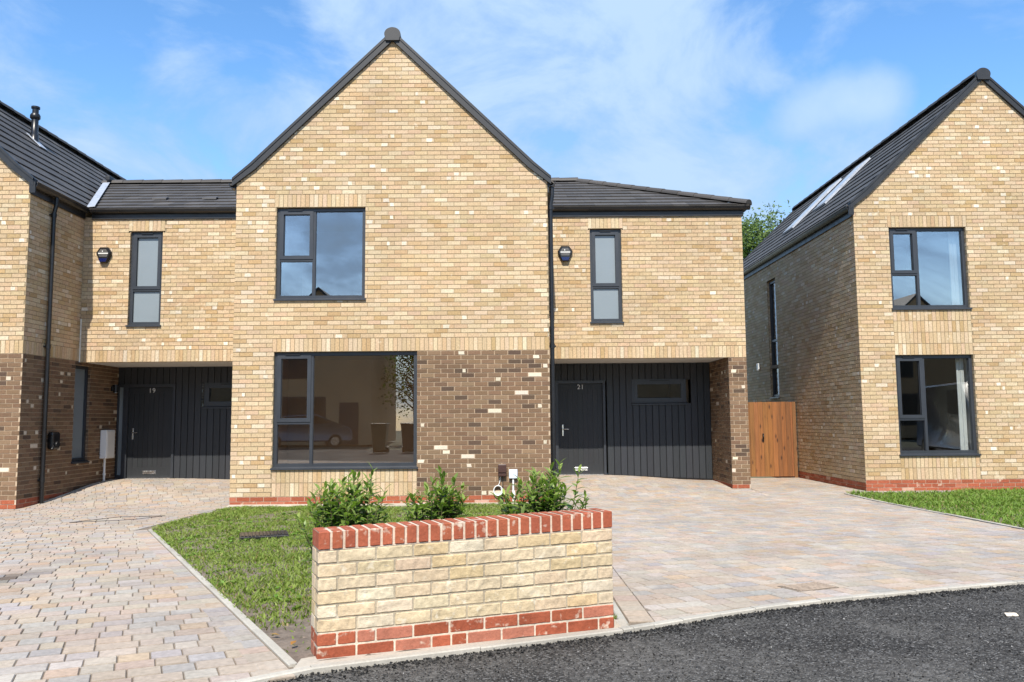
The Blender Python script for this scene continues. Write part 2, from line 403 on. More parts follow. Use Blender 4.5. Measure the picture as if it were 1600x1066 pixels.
# ------------------------------------------------------------------ roofs
def tcol():
    k = random.uniform(.82, 1.18); c = (.060, .055, .051)
    if random.random() < .05: k *= 1.35
    return tuple(x*k for x in c)
def tile_slope(mb, U, prof, lo, hi, gauge=.36, tw=.30, lift=.03):
    """U: unit vector along the eave. prof: 3D polyline from eave to ridge. lo(s), hi(s): extent along U at arc length s"""
    U = Vector(U); prof = [Vector(p) for p in prof]
    ls = [(prof[i+1]-prof[i]).length for i in range(len(prof)-1)]; Lt = sum(ls)
    def at(s):
        s = max(0, min(Lt, s))
        for i, l in enumerate(ls):
            if s <= l+1e-9: return prof[i].lerp(prof[i+1], s/l)
            s -= l
        return prof[-1]
    def nrm(s):
        d = (at(s+.02)-at(s-.02)).normalized(); n = d.cross(U); return n if n.z > 0 else -n
    n = math.ceil(Lt/gauge); gs = Lt/n
    for j in range(n):     # underlay and tiles
        s0, s1 = j*gs, min(Lt, (j+1)*gs)
        mb.poly([at(s0)+U*lo(s0), at(s0)+U*hi(s0), at(s1)+U*hi(s1), at(s1)+U*lo(s1)], (.02, .02, .02))
        n0, n1 = nrm(min(s0+.05, Lt)), nrm(max(s1-.05, 0))
        A, B = at(s0-(.02 if j else .03) if s0 > 0 else 0), at(s1)
        if j == 0: A = at(0)-(at(.05)-at(0)).normalized()*.035
        a_lo, a_hi, b_lo, b_hi = lo(s0), hi(s0), lo(s1), hi(s1)
        k = math.floor(min(a_lo, b_lo)/tw)-1; off = tw/2 if j % 2 else 0
        while k*tw+off < max(a_hi, b_hi):
            t0, t1 = k*tw+off+.0015, (k+1)*tw+off-.0015; k += 1
            p0, p1 = max(t0, a_lo), min(t1, a_hi); q0, q1 = max(t0, b_lo), min(t1, b_hi)
            if p1 <= p0 and q1 <= q0: continue
            if p1 < p0: p0 = p1 = min(max(p0, a_lo), a_hi)
            if q1 < q0: q0 = q1 = min(max(q0, b_lo), b_hi)
            h0 = lift+random.uniform(-.003, .003); h1 = .006; col = tcol(); th = .026
            a, b, c, d = A+U*p0+n0*h0, A+U*p1+n0*h0, B+U*q1+n1*h1, B+U*q0+n1*h1
            mb.poly([a, b, c, d], col)
            e, f_ = A+U*p0+n0*(h0-th), A+U*p1+n0*(h0-th)
            mb.poly([e, f_, b, a], col); mb.poly([e, a, d], col); mb.poly([f_, c, b], col)
def ridge_caps(mb, A, B, r=.125, step=.45):
    A, B = Vector(A), Vector(B); L = (B-A).length; d = (B-A)/L; n = max(1, round(L/step)); st = L/n
    side = d.cross(Vector((0, 0, 1))).normalized(); up = side.cross(d)
    for i in range(n):
        p, q = A+d*(i*st), A+d*((i+1)*st+.03); col = tcol(); rr = [r+.012, r]
        ring = lambda c, rad_: [c+side*rad_*math.cos(t)+up*rad_*.8*math.sin(t) for t in [math.pi*k/8 for k in range(9)]]
        R0, R1 = ring(p, rr[1]), ring(q, rr[0])
        for k in range(8): mb.poly([R0[k], R0[k+1], R1[k+1], R1[k]], col, 0, True)
        mb.poly(R1, col); mb.poly(R0, col)
def gutter(parent, A, B, out, name='gutter'):
    """ogee gutter from A to B (back top edge), projecting along out"""
    A, B, out = Vector(A), Vector(B), Vector(out); m = MB(); Z = Vector((0, 0, 1))
    sec = [(0, 0), (.0, -.09), (.055, -.095), (.085, -.075), (.098, -.045), (.108, -.012), (.115, 0), (.108, .002), (.098, -.012), (.085, -.05), (.05, -.075), (.012, -.075), (.012, 0)]
    m.prism([A+out*a+Z*b for a, b in sec], B-A)
    return m.build(name, M_BLACK, parent)

ROOFP = [(-.066, 5.50), (.245, 5.76), (2.655, 8.10)]     # verge line, left half of a gable 5.31 wide
def gable_clip(v): return (2.655-(8.035-v)/.975, 2.655+(8.035-v)/.975)

def gable_roof(h, x0, yf, depth, lights=()):
    """roof covering, ridge, verge trim, fascia and gutters of a gabled house"""
    yb = yf+depth; xm = x0+W/2
    for sgn in (1, -1):
        m = MB(); pts = [(p[0] if sgn > 0 else W-p[0], p[1]-.035) for p in ROOFP]; pts[0] = (pts[0][0]-sgn*.03, pts[0][1]-.025)
        tile_slope(m, (0, 1, 0), [(x0+a, yf+.06, z) for a, z in pts], lambda s: 0, lambda s: depth-.02)
        m.build('roof', M_TILE, h)
    r = MB(); ridge_caps(r, (xm, yf+.02, 8.075), (xm, yb, 8.075), .13); r.build('ridge', M_TILE, h)
    for yy, dr in ((yf, -1), (yb, 1)):
        v = MB(); e0, e1 = (yy-.05, yy+.09) if dr < 0 else (yy-.09, yy+.05)
        for sgn in (1, -1):
            pts = [Vector((x0+(p[0] if sgn > 0 else W-p[0]), 0, p[1])) for p in ROOFP]
            nn = []
            for i in range(3):
                d = (pts[min(i+1, 2)]-pts[max(i-1, 0)]).normalized(); n = Vector((-d.z, 0, d.x)); n = n if n.z > 0 else -n; nn.append(n)
            nn[0] = Vector((0, 0, 1))*1.05; nn[2] = Vector((0, 0, 1))*1.35
            for i in range(2):
                a, b = pts[i]+nn[i]*.018, pts[i+1]+nn[i+1]*.018; c, d = pts[i+1]-nn[i+1]*.105, pts[i]-nn[i]*.105
                q = [Vector((p.x, e0, p.z)) for p in (a, b, c, d)]
                v.prism(q, (0, e1-e0, 0))
                # raised lip along the top edge
                a2, b2, c2, d2 = pts[i]+nn[i]*.03, pts[i+1]+nn[i+1]*.03, pts[i+1]-nn[i+1]*.012, pts[i]-nn[i]*.012
                v.prism([Vector((p.x, e0-.012 if dr < 0 else e1-.03, p.z)) for p in (a2, b2, c2, d2)], (0, .042, 0))
        vb = v.build('verge', M_VERGE, h)
        c = MB(); pr = []
        for k in range(17):
            t = math.pi*k/16*1.12-.19; pr.append((xm+.14*math.cos(t), 8.06+.118*math.sin(t)))
        pr += [(xm-.115, 7.945), (xm+.115, 7.945)]
        yc = yy-.085 if dr < 0 else yy+.05
        c.prism([(a, yc, b) for a, b in pr], (0, .07, 0)); c.build('ridge_end_cap', M_VERGE, h)
def gable_sides(h, x0, yf, depth, left=(), right=(), brown=False, link=None):
    """side walls and rear wall (walls are sheets of laid bricks); left/right: holes"""
    yb = yf+depth
    for sgn, holes in ((-1, left), (1, right)):
        m = MB()
        wall = ((x0, yb, 0), (0, -1, 0), (-1, 0, 0)) if sgn < 0 else ((x0+W, yf, 0), (0, 1, 0), (1, 0, 0))
        a, b = (0, depth-.013) if sgn < 0 else (.013, depth)
        yield_holes = holes
        lay(m, wall, a, b, -.15, .15, 'red')
        if brown and sgn > 0:
            lay(m, wall, a, b, .15, 2.55, 'brown', holes); lay(m, wall, a, S_L-yf, 2.55, 2.775, 'buff', holes, soldier=True); lay(m, wall, S_L-yf, b, 2.55, 2.775, 'brown', holes)
            lay(m, wall, a, b, 2.775, 5.475, 'buff', holes)
        else:
            lay(m, wall, a, b, .15, 5.475, 'buff', holes)
        for hh in holes: reveals(m, wall, hh, .10, 'brown' if (brown and sgn > 0) else 'buff')
        m.build('side_wall', [M_BRICK, M_BROWN], h)
    m = MB(); m.poly([(x0+W, yb-.01, -.1), (x0, yb-.01, -.1), (x0, yb-.01, 5.44), (x0+W/2, yb-.01, 7.97), (x0+W, yb-.01, 5.44)], BUFF[0][0] if False else (.48, .35, .19))
    m.build('rear_wall', M_BRICK, h)
    # floor slab between storeys keeps daylight out of the roof
    m = MB(); m.box(x0+.02, x0+W-.02, yf+.35, yb-.05, 2.62, 2.70); m.box(x0+.02, x0+W-.02, yf+.35, yb-.05, 5.40, 5.44); m.build('floor_slab', M_ROOM, h)

def digits(txt, size, parent, loc, mat, name='house_number'):
    cu = bpy.data.curves.new(name, 'FONT'); cu.body = txt; cu.size = size; cu.extrude = .004; cu.align_x = 'CENTER'; cu.align_y = 'CENTER'
    cu.space_character = 1.1; cu.offset = 0.; cu.resolution_u = 6
    t = bpy.data.objects.new('tmp_text', cu); COL.objects.link(t)
    dg = bpy.context.evaluated_depsgraph_get(); me = bpy.data.meshes.new_from_object(t.evaluated_get(dg))
    bpy.data.objects.remove(t); me.transform(Matrix.Rotation(math.pi/2, 4, 'X'))
    me.materials.clear(); me.materials.append(mat); me.name = name
    o = bpy.data.objects.new(name, me); COL.objects.link(o); o.location = Vector(loc)-WL[parent.name]; o.parent = parent; WL[o.name] = Vector(loc); return o

def downpipe(h, pts, r=.036, clips=(), cn=(0, -1, 0), shoe=None):
    m = MB(); m.tube(pts, r, 14); p = m.build('downpipe', M_BLACK, h); cn = Vector(cn)
    for z in clips:
        c = MB(); q = Vector(pts[-1]); q.z = z
        c.tube([q+Vector((0, 0, -.035)), q+Vector((0, 0, .035))], r+.009, 14); s = cn.cross(Vector((0, 0, 1)))
        c.obox(q-s*.065-cn*.05+Vector((0, 0, -.012)), s*.13, cn*.03, Vector((0, 0, .024)))
        c.build('pipe_clip', M_BLACK, p)
    return p

# ================================================================== MAIN HOUSE (gable + right-hand link)
main = empty('brick_house', (W/2, 2, 0), 'middle gabled house with a brown brick panel beside its wide window, and door 21', 'house', 'new brick houses')
fw_ = ((0, 0, 0), (1, 0, 0), (0, -1, 0)); m = MB()
H_up = (.69, 2.205, 3.45, 5.025); H_big = (.69, 3.09, .625, 2.55)
solds = [(.66, W, 2.55, 2.775), (.655, 2.215, 5.025, 5.25), (.69, 3.09, .15, .60)]
lay(m, fw_, 0, W, -.15, .15, 'red')
lay(m, fw_, 0, 3.09, .15, 2.55, 'buff', [H_big, (.69, 3.09, .15, .625)])
lay(m, fw_, 3.09, W, .15, 2.55, 'brown')
lay(m, fw_, 0, W, 2.55, 7.95, 'buff', [H_up]+solds, gable_clip)
lay(m, fw_, .66, W, 2.55, 2.775, 'buff', soldier=True); lay(m, fw_, .655, 2.215, 5.025, 5.25, 'buff', soldier=True); lay(m, fw_, .69, 3.09, .15, .60, 'buff', soldier=True)
reveals(m, fw_, H_up); reveals(m, fw_, H_big)
m.box(2.60, 2.745, -.004, .01, 6.68, 6.73, (.55, .50, .42))
m.build('gable_wall', [M_BRICK, M_BROWN], main)
gable_sides(main, 0, 0, 10.5); gable_roof(main, 0, 0, 10.5)
window(main, fw_, H_up, three_light(*H_up, 1.32, 4.125), M_SKYGLASS, vent=(.87, 1.12, 4.975), roomdepth=2.5, label='three light upper window reflecting the sky')
window(main, fw_, H_big, three_light(*H_big, 1.315, 1.365), M_WIDEGLASS, vent=(.87, 1.12, 2.50), roomdepth=2.6, label='wide three light ground floor window', pad=.5, rev=.1, revmat=M_WARMROOM, roommat=M_WARMROOM)

def link_roof(h, xa, xb, s, hip, valley):
    """xa..xb: brickwork extent; roof pitched up from the front eave"""
    t = 3.03; ze, zr = 5.43, 6.80; y0 = s-.10
    pr = [(0, y0, ze), (0, y0+t, zr)]; L = math.hypot(t, zr-ze)
    m = MB()
    hi0 = xb+.12 if hip else xb
    lo = (lambda q: xa-1.2*q/L) if valley else (lambda q: xa-.02-1.2*q/L)
    hi = (lambda q: hi0-t*q/L) if hip else (lambda q: xb+1.2*q/L)
    tile_slope(m, (1, 0, 0), pr, lo, hi, .38)
    m.poly([(lo(L), y0+t, zr), (hi(L), y0+t, zr), (hi0, y0+2*t, ze), (xa, y0+2*t, ze)], (.05, .05, .052))
    if hip:
        tile_slope(m, (0, 1, 0), [(hi0, y0, ze), (hi0-t, y0, zr)], lambda q: t*q/L, lambda q: 2*t-t*q/L, .38)
    m.build('roof', M_TILE, h)
    r = MB(); ridge_caps(r, (lo(L), y0+t, zr+.0), (hi(L), y0+t, zr), .115, .45)
    if hip: ridge_caps(r, (hi(L)+.02, y0+t-.02, zr-.01), (hi0-.02, y0+.02, ze+.035), .105, .42)
    r.build('ridge', M_TILE, h)
def link_front(h, wall, xa, xb, s, win, lab, alarm=None):
    pass

# --- right-hand link
lw = ((0, S_R, 0), (1, 0, 0), (0, -1, 0)); m = MB()
H_l = (6.20, 6.805, 3.225, 5.025)
lay(m, lw, W+.01, XP, 2.75, 5.30, 'buff', [H_l, (6.17, 6.84, 5.025, 5.25)], ph=.06)
lay(m, lw, 6.17, 6.84, 5.025, 5.25, 'buff', soldier=True)
lay(m, lw, W+.01, XP, 2.525, 2.75, 'buff', soldier=True)
reveals(m, lw, H_l)
m.poly([(W, S_R+.003, 2.524), (XP-.003, S_R+.003, 2.524), (XP-.003, S_R+.11, 2.524), (W, S_R+.11, 2.524)], (.4, .29, .17))
m.build('front_wall', [M_BRICK, M_BROWN], main)
window(main, lw, H_l, [(H_l[0]+.06, H_l[1]-.06, 3.925, 4.965, True), (H_l[0]+.06, H_l[1]-.06, 3.285, 3.875, False)], M_FROST, vent=(6.40, 6.61, 4.975), room=False, label='tall frosted landing window')
# pier and flank wall
XI = 8.79; m = MB()
lay(m, lw, XI, XP, -.15, .15, 'red'); lay(m, lw, XI, XP, .15, 2.525, 'brown', ph=-.03)
pin = ((XI, YB, 0), (0, -1, 0), (-1, 0, 0)); lay(m, pin, 0, YB-S_R-.013, -.15, .15, 'red'); lay(m, pin, 0, YB-S_R-.013, .15, 2.525, 'brown')
m.build('porch_pier', [M_BRICK, M_BROWN], main)
m = MB(); sd = ((XP, S_R, 0), (0, 1, 0), (1, 0, 0)); lay(m, sd, .013, 5.9, -.15, .15, 'red'); lay(m, sd, .013, 5.9, .15, 5.30, 'buff'); m.poly([(W, 7.65, 0), (XP, 7.65, 0), (XP, 7.65, 5.4), (W, 7.65, 5.4)], (.48, .35, .19)); m.build('side_wall', [M_BRICK, M_BROWN], main)
link_roof(main, W, XP, S_R, True, False)
def eaves(h, xa, xb, s, ret=False):
    m = MB(); m.box(xa, xb+(.03 if ret else 0), s-.03, s+.02, 5.255, 5.425)
    if ret: m.box(xb+.001, xb+.03, s+.02, s+5.9, 5.255, 5.425)
    m.build('fascia', M_FASCIA, h)
    gutter(h, (xa, s-.031, 5.452), (xb+(.145 if ret else 0), s-.031, 5.452), (0, -1, 0))
    if ret: gutter(h, (xb+.031, s+.0, 5.452), (xb+.031, s+5.9, 5.452), (1, 0, 0))
eaves(main, W, XP, S_R, True)
# main house eaves (flanks) + hopper + downpipe at the inner corner
for xx, o_ in ((0, -1), (W, 1)):
    m = MB(); m.box(min(xx, xx+o_*.03), max(xx, xx+o_*.03), .02, 1.6, 5.26, 5.42); m.build('fascia', M_FASCIA, main)
    gutter(main, (xx+o_*.031, .0, 5.455), (xx+o_*.031, 1.6, 5.455), (o_, 0, 0))
downpipe(main, [(W+.085, .06, 5.36), (W+.085, .06, 5.22), (W+.055, .06, 5.05), (W+.055, .06, 4.9), (W+.055, .06, .02)], .036, (5.0, 2.62, .55), (0, -1, 0))
# --- recess : soffit, cladding, door, window
def boards(m, xa, xb, y, zlo, zhi, holes=(), bw=.132, col=(.026, .029, .034)):
    n = round((xb-xa)/bw); w = (xb-xa)/n
    for i in range(n):
        a, b = xa+i*w+.003, xa+(i+1)*w-.003; xm = (a+b)/2; segs = [(max(zlo(a), zlo(b)), zhi)]
        for (h0, h1, v0, v1) in holes:
            if b > h0+.01 and a < h1-.01:
                ns = []
                for (z0, z1) in segs:
                    if v0 > z0+.02: ns.append((z0, min(v0, z1)))
                    if v1 < z1-.02: ns.append((max(v1, z0), z1))
                segs = [q for q in ns if q[1]-q[0] > .01]
        c = jit(col, .10, .02); dy = random.uniform(-.001, .001)
        for (z0, z1) in segs:
            m.poly([(a-.004, y+.0125, z0-.02), (b+.004, y+.0125, z0-.02), (b+.004, y+.0125, z1), (a-.004, y+.0125, z1)], (.008, .008, .009))
            zl = lambda x: zlo(x) if abs(z0-max(zlo(a), zlo(b))) < 1e-6 else z0
            A = [(a, y+.012, zl(a)), (a+.006, y+dy, zl(a+.006)), (b-.006, y+dy, zl(b-.006)), (b, y+.012, zl(b))]
            for k in range(3):
                p, q = A[k], A[k+1]; m.poly([p, q, (q[0], q[1], z1), (p[0], p[1], z1)], c)
            m.poly([A[0], A[1], (A[1][0], A[1][1], z1), (A[0][0], A[0][1], z1)][::-1][:0] or [A[1], A[2], (A[2][0], y+.012, A[2][2]), (A[1][0], y+.012, A[1][2])], c)
def recess(h, xa, xb, yb, s, dx0, dx1, win, num, side=None, plate=True, zl=None):
    m = MB(); m.box(xa, xb, s+.105, yb+.05, 2.535, 2.56); m.build('soffit', M_SOFFIT, h)
    m = MB(); zt = 2.18
    hol = [(win[0], win[1], win[2], win[3]), (dx0-.07, dx1+.05, 0, zt)]
    if side: hol[1] = (xa, dx1+.05, 0, zt)
    boards(m, xa, xb, yb, zl, 2.535, hol)
    m.box(dx1+.055, xb, yb-.012, yb+.01, 0, 0.001)
    cl = m.build('cladding', M_CLAD, h)
    t = MB(); a, b = dx1+.06, xb-.002     # drip trim along the foot of the boards
    t.mesh([(a, yb-.014, zl(a)-.022), (b, yb-.014, zl(b)-.022), (b, yb-.014, zl(b)), (a, yb-.014, zl(a)), (a, yb+.01, zl(a)-.022), (b, yb+.01, zl(b)-.022), (b, yb+.01, zl(b)), (a, yb+.01, zl(a))],
           [(0, 1, 2, 3), (4, 7, 6, 5), (0, 4, 5, 1), (3, 2, 6, 7)]); t.build('drip_trim', M_BLACK, cl)
    m = MB(); lay(m, ((0, yb+.018, 0), (1, 0, 0), (0, -1, 0)), xa, xb, -.15, .225, 'red'); m.build('plinth', [M_BRICK, M_BROWN], h)
    wl = ((0, yb, 0), (1, 0, 0), (0, -1, 0))
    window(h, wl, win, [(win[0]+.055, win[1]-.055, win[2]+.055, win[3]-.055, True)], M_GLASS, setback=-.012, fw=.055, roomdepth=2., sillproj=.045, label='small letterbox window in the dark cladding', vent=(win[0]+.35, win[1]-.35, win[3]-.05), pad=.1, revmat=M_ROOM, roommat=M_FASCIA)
    # door
    f = MB(); z0 = .235
    f.box(dx0-.065, dx0, yb-.03, yb+.05, z0, zt); f.box(dx1, dx1+.05, yb-.03, yb+.05, z0, zt); f.box(dx0, dx1, yb-.03, yb+.05, zt-.06, zt)
    d = MB(); yd = yb+.035; c = (.022, .024, .027); n = 7; zb, zt2 = z0+.03, zt-.062
    wd = dx1-dx0; ed = .105
    d.box(dx0+.003, dx0+ed, yd-.006, yd+.03, zb, zt2, c); d.box(dx1-ed, dx1-.003, yd-.006, yd+.03, zb, zt2, c); d.box(dx0+ed, dx1-ed, yd-.0055, yd+.03, zt2-.13, zt2, c); d.box(dx0+ed, dx1-ed, yd-.0055, yd+.03, zb, zb+.21, c)
    for k in range(n):
        a, b = dx0+ed+k*(wd-2*ed)/n+.002, dx0+ed+(k+1)*(wd-2*ed)/n-.002; d.box(a, b, yd, yd+.03, zb+.21, zt2-.13, jit(c, .06))
    d.box(dx0+ed, dx1-ed, yd+.008, yd+.02, zb+.2, zt2-.12, (.01, .01, .01))
    do = d.build('door', M_CLAD, h, origin=(dx0, yd, z0)); f.build('door_frame', M_FRAME, do)
    t = MB(); t.box(dx0+.005, dx1-.005, yb-.05, yb+.03, z0-.01, z0+.028); t.build('threshold', M_CHROME, do)
    k = MB(); hx = dx0+.095; hz = 1.165
    k.rbox(hx-.016, hx+.016, yd-.016, yd-.006, hz-.12, hz+.11, .005); k.tube([(hx, yd-.016, hz+.02), (hx, yd-.05, hz+.02), (hx+.02, yd-.055, hz+.02), (hx+.115, yd-.055, hz+.018)], .009, 10)
    k.tube([(hx, yd-.012, hz-.07), (hx, yd-.026, hz-.07)], .012, 12); k.build('handle', M_CHROME, do)
    p = MB(); px = (dx0+dx1)/2; p.rbox(px-.135, px+.135, yd-.02, yd-.005, .34, .405, .006); p.box(px-.11, px+.11, yd-.0235, yd-.019, .352, .394); p.build('letter_plate', M_CHROME, do)
    digits(num, .135, do, (px+.01, yd-.013, 2.045), M_WHITE)
    if side:
        sm = MB(); a, b = xa+.012, dx0-.066
        sm.box(a, a+.03, yb-.03, yb+.05, z0, zt); sm.box(b-.035, b, yb-.03, yb+.05, z0, zt); sm.box(a+.03, b-.035, yb-.03, yb+.05, zt-.06, zt); sm.box(a+.03, b-.035, yb-.03, yb+.05, z0, z0+.09)
        so = sm.build('sidelight', M_FRAME, h); q = MB(); q.box(a+.03, b-.035, yb+.005, yb+.012, z0+.09, zt-.06); q.build('pane', M_FROST, so)
    return cl
recess(main, W, XI, YB, S_R, 5.64, 6.565, (7.175, 8.29, 1.70, 2.20), '21', zl=lambda x: .245-.095*min(1, max(0, (x-6.7)/2.1)))

# ================================================================== LEFT HOUSE (no. 19) + its link
YL, XL0 = -.11, XL-W
left = empty('brick_house', (XL-W/2, 2, 0), 'leftmost gabled house with brown brick lower storey, black drainpipe and door 19', 'house', 'new brick houses')
lf = ((XL0, YL, 0), (1, 0, 0), (0, -1, 0)); m = MB()
HLu = (1.35, 2.85, 3.45, 5.025); HLb = (1.35, 3.75, .625, 2.55)
lay(m, lf, 0, W, -.15, .15, 'red'); lay(m, lf, 0, W, .15, 2.55, 'brown', [HLb]); lay(m, lf, 0, W, 2.55, 2.775, 'buff', soldier=True)
lay(m, lf, 0, W, 2.775, 7.95, 'buff', [HLu], gable_clip); reveals(m, lf, HLu); reveals(m, lf, HLb, kind='brown')
m.build('gable_wall', [M_BRICK, M_BROWN], left)
window(left, lf, HLu, three_light(*HLu, 1.97, 4.125), M_SKYGLASS); window(left, lf, HLb, three_light(*HLb, 1.97, 1.365), M_GLASS)
HS = (1.70, 2.27, .675, 2.475)      # tall side window on the flank in the recess
gable_sides(left, XL0, YL, 9.3, right=[HS], brown=True); gable_roof(left, XL0, YL, 9.3)
rw_ = ((XL, YL, 0), (0, 1, 0), (1, 0, 0))
window(left, rw_, HS, [(HS[0]+.055, HS[1]-.055, HS[2]+.055, HS[3]-.055, False)], M_FROST, room=False, setback=.05, fw=.055, label='tall frosted side window in the recess')
m = MB(); m.box(XL, XL+.03, YL-.02, S_L-.03, 5.26, 5.42); m.box(XL+.0, XL+.10, YL-.045, YL-.02, 5.27, 5.46); m.build('fascia', M_FASCIA, left)
gutter(left, (XL+.031, YL-.03, 5.455), (XL+.031, S_L-.1, 5.455), (1, 0, 0))
downpipe(left, [(XL+.085, .55, 5.37), (XL+.085, .55, 5.25), (XL+.05, .55, 5.08), (XL+.05, .55, 4.95), (XL+.05, .55, .0)], .036, (5.05, 2.72, .42), (1, 0, 0))
# flue terminal on the slope facing the middle house
def slope_pt(x0, sgn, yy, q):
    """point on roof plane: q = metres in from the eave (plan)"""
    a = q; z = 5.76-.035+(q-.245)*.971
    return Vector((x0+(a if sgn > 0 else W-a), yy, z))
m = MB(); p = slope_pt(XL0, -1, 3.1, 1.85)
m.tube([p+Vector((0, 0, -.1)), p+Vector((0, 0, .14)), p+Vector((0, 0, .15)), p+Vector((0, 0, .52))], [.085, .085, .07, .066], 16); m.tube([p+Vector((0, 0, .47)), p+Vector((0, 0, .50)), p+Vector((0, 0, .56)), p+Vector((0, 0, .60))], [.07, .10, .10, .078], 16); m.tube([p+Vector((0, 0, .60)), p+Vector((0, 0, .72))], .062, 16); m.tube([p+Vector((0, 0, .71)), p+Vector((0, 0, .75))], .085, 16)
fl = m.build('flue', M_BLACK, left)
m = MB(); d = Vector((-.72, 0, .70)); nn = Vector((.70, 0, .72))
m.obox(p-Vector((0, .14, 0))-d*.26+nn*.035, (0, .28, 0), d*.42, nn*.012); m.build('flashing', M_LEAD, fl)
# link wall
lw2 = ((0, S_L, 0), (1, 0, 0), (0, -1, 0)); m = MB(); HLl = (-2.565, -1.945, 3.225, 5.025)
lay(m, lw2, XL, 0, 2.75, 5.30, 'buff', [HLl, (-2.60, -1.91, 5.025, 5.25)], ph=.03); lay(m, lw2, -2.60, -1.91, 5.025, 5.25, 'buff', soldier=True); lay(m, lw2, XL, 0, 2.525, 2.75, 'buff', soldier=True); reveals(m, lw2, HLl)
m.poly([(XL, S_L+.003, 2.524), (0, S_L+.003, 2.524), (0, S_L+.11, 2.524), (XL, S_L+.11, 2.524)], (.4, .29, .17))
m.box(XL+.0, XL+.022, S_L-.006, S_L+.01, 2.53, 3.35, (.75, .70, .60))
m.build('front_wall', [M_BRICK, M_BROWN], left)
window(left, lw2, HLl, [(HLl[0]+.06, HLl[1]-.06, 3.925, 4.965, True), (HLl[0]+.06, HLl[1]-.06, 3.285, 3.875, False)], M_FROST, vent=(-2.37, -2.15, 4.975), room=False, label='tall frosted landing window')
link_roof(left, XL+.09, 0, S_L, False, True); eaves(left, XL+.145, 0, S_L)
m = MB(); A = Vector((XL+.12, S_L-.12, 5.485)); B = Vector((XL+.09-1.2, S_L+2.93, 6.86)); dd = Vector((.30, .0, .03))
m.mesh([A-dd*.1+V(0, 0, .0), A+dd*.42, B+dd*.5, B-dd*.05, ], [(0, 1, 2, 3)]); m.mesh([A-dd*.1+V(0, 0, -.015), A+dd*.42+V(0, 0, -.015), A+dd*.42, A-dd*.1], [(0, 1, 2, 3)])
m.build('valley_flashing', M_LEAD, left)
m = MB(); m.rbox(B.x+.12, B.x+.22, B.y-.2, B.y+.05, B.z-.02, B.z+.09, .02); m.build('ridge_end_cap', M_VERGE, left)
for xx in (-2.35, -1.35):
    m = MB(); y_ = S_L+.72; z_ = 5.43+(.82)*1.37/3.03+.035
    m.mesh([(xx-.14, y_, z_+.0), (xx+.14, y_, z_+.0), (xx+.12, y_+.2, z_+.115), (xx-.12, y_+.2, z_+.115), (xx-.14, y_, z_+.035), (xx+.14, y_, z_+.035)], [(4, 5, 2, 3), (0, 1, 5, 4), (0, 4, 3), (1, 2, 5)], (.075, .072, .072)); m.build('roof_vent', M_TILE, left)
YBL = 3.30
recess(left, XL, 0, YBL, S_L, -3.215, -2.30, (-1.66, -.55, 1.70, 2.20), '19', side=True, zl=lambda x: .245-.06*min(1, max(0, (x+2.2)/2.2)))

# ================================================================== RIGHT HOUSE
YR = 1.82
right = empty('brick_house', (XR+W/2, YR+2, 0), 'separate gabled house on the right, two stacked windows, shaded side wall beside the gate', 'house', 'new brick houses')
rf = ((XR, YR, 0), (1, 0, 0), (0, -1, 0)); m = MB(); a0, a1 = .67, 2.165
Ru = (a0, a1, 3.45, 5.025); Rl = (a0, a1, .675, 2.55)
lay(m, rf, 0, W, -.15, .20, 'red'); RH = [Ru, Rl, (a0, a1, .20, .65), (a0, a1, 2.55, 3.45), (a0-.02, a1+.02, 5.025, 5.25)]; lay(m, rf, 0, W, .20, 2.55, 'buff', RH, ph=.05); lay(m, rf, 0, W, 2.55, 7.95, 'buff', RH, gable_clip, ph=.05)
lay(m, rf, a0, a1, .20, .64, 'buff', soldier=True); lay(m, rf, a0, a1, 2.55, 3.42, 'buff', soldier=True); lay(m, rf, a0-.02, a1+.02, 5.025, 5.25, 'buff', soldier=True)
reveals(m, rf, Ru); reveals(m, rf, Rl); m.box(XR+2.60, XR+2.745, YR-.004, YR+.01, 6.68, 6.73, (.55, .50, .42))
m.build('gable_wall', [M_BRICK, M_BROWN], right)
DR = 10.4
HRs = (DR-(7.25-YR), DR-(6.60-YR), 1.90, 4.85)
gable_sides(right, XR, YR, DR, left=[HRs]); gable_roof(right, XR, YR, DR)
window(right, rf, Ru, three_light(*Ru, .67+.555, 4.12), M_SKYGLASS, vent=(.83, 1.06, 4.975), roomdepth=2.5, label='three light upper window above the brick panel', rev=.30)
window(right, rf, Rl, three_light(*Rl, .67+.555, 1.335), M_GLASS, vent=(.83, 1.06, 2.50), roomdepth=3., label='three light ground floor window above the lawn', rev=.30)
rs = ((XR, YR+DR, 0), (0, -1, 0), (-1, 0, 0))
for hh in (Ru, Rl):
    m = MB()
    for k in range(4): m.rbox(XR+hh[1]-.205+k*.038, XR+hh[1]-.168+k*.038, YR+.25+.008*(k % 2), YR+.275+.008*(k % 2), hh[2]+.02, hh[3]-.02, .008)
    m.build('added_white_strip', M_WHITE, right)  # folded white strip added as a bright edge; the reveal stays dim
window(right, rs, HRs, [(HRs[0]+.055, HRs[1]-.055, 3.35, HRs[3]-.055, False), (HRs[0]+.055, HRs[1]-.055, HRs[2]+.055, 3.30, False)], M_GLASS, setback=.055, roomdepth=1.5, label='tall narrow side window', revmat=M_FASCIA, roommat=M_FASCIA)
m = MB(); m.box(XR-.03, XR, YR+.02, YR+DR, 5.26, 5.42); m.box(XR-.10, XR-.0, YR-.045, YR-.02, 5.27, 5.46); m.build('fascia', M_FASCIA, right)
gutter(right, (XR-.031, YR-.03, 5.455), (XR-.031, YR+DR, 5.455), (-1, 0, 0))
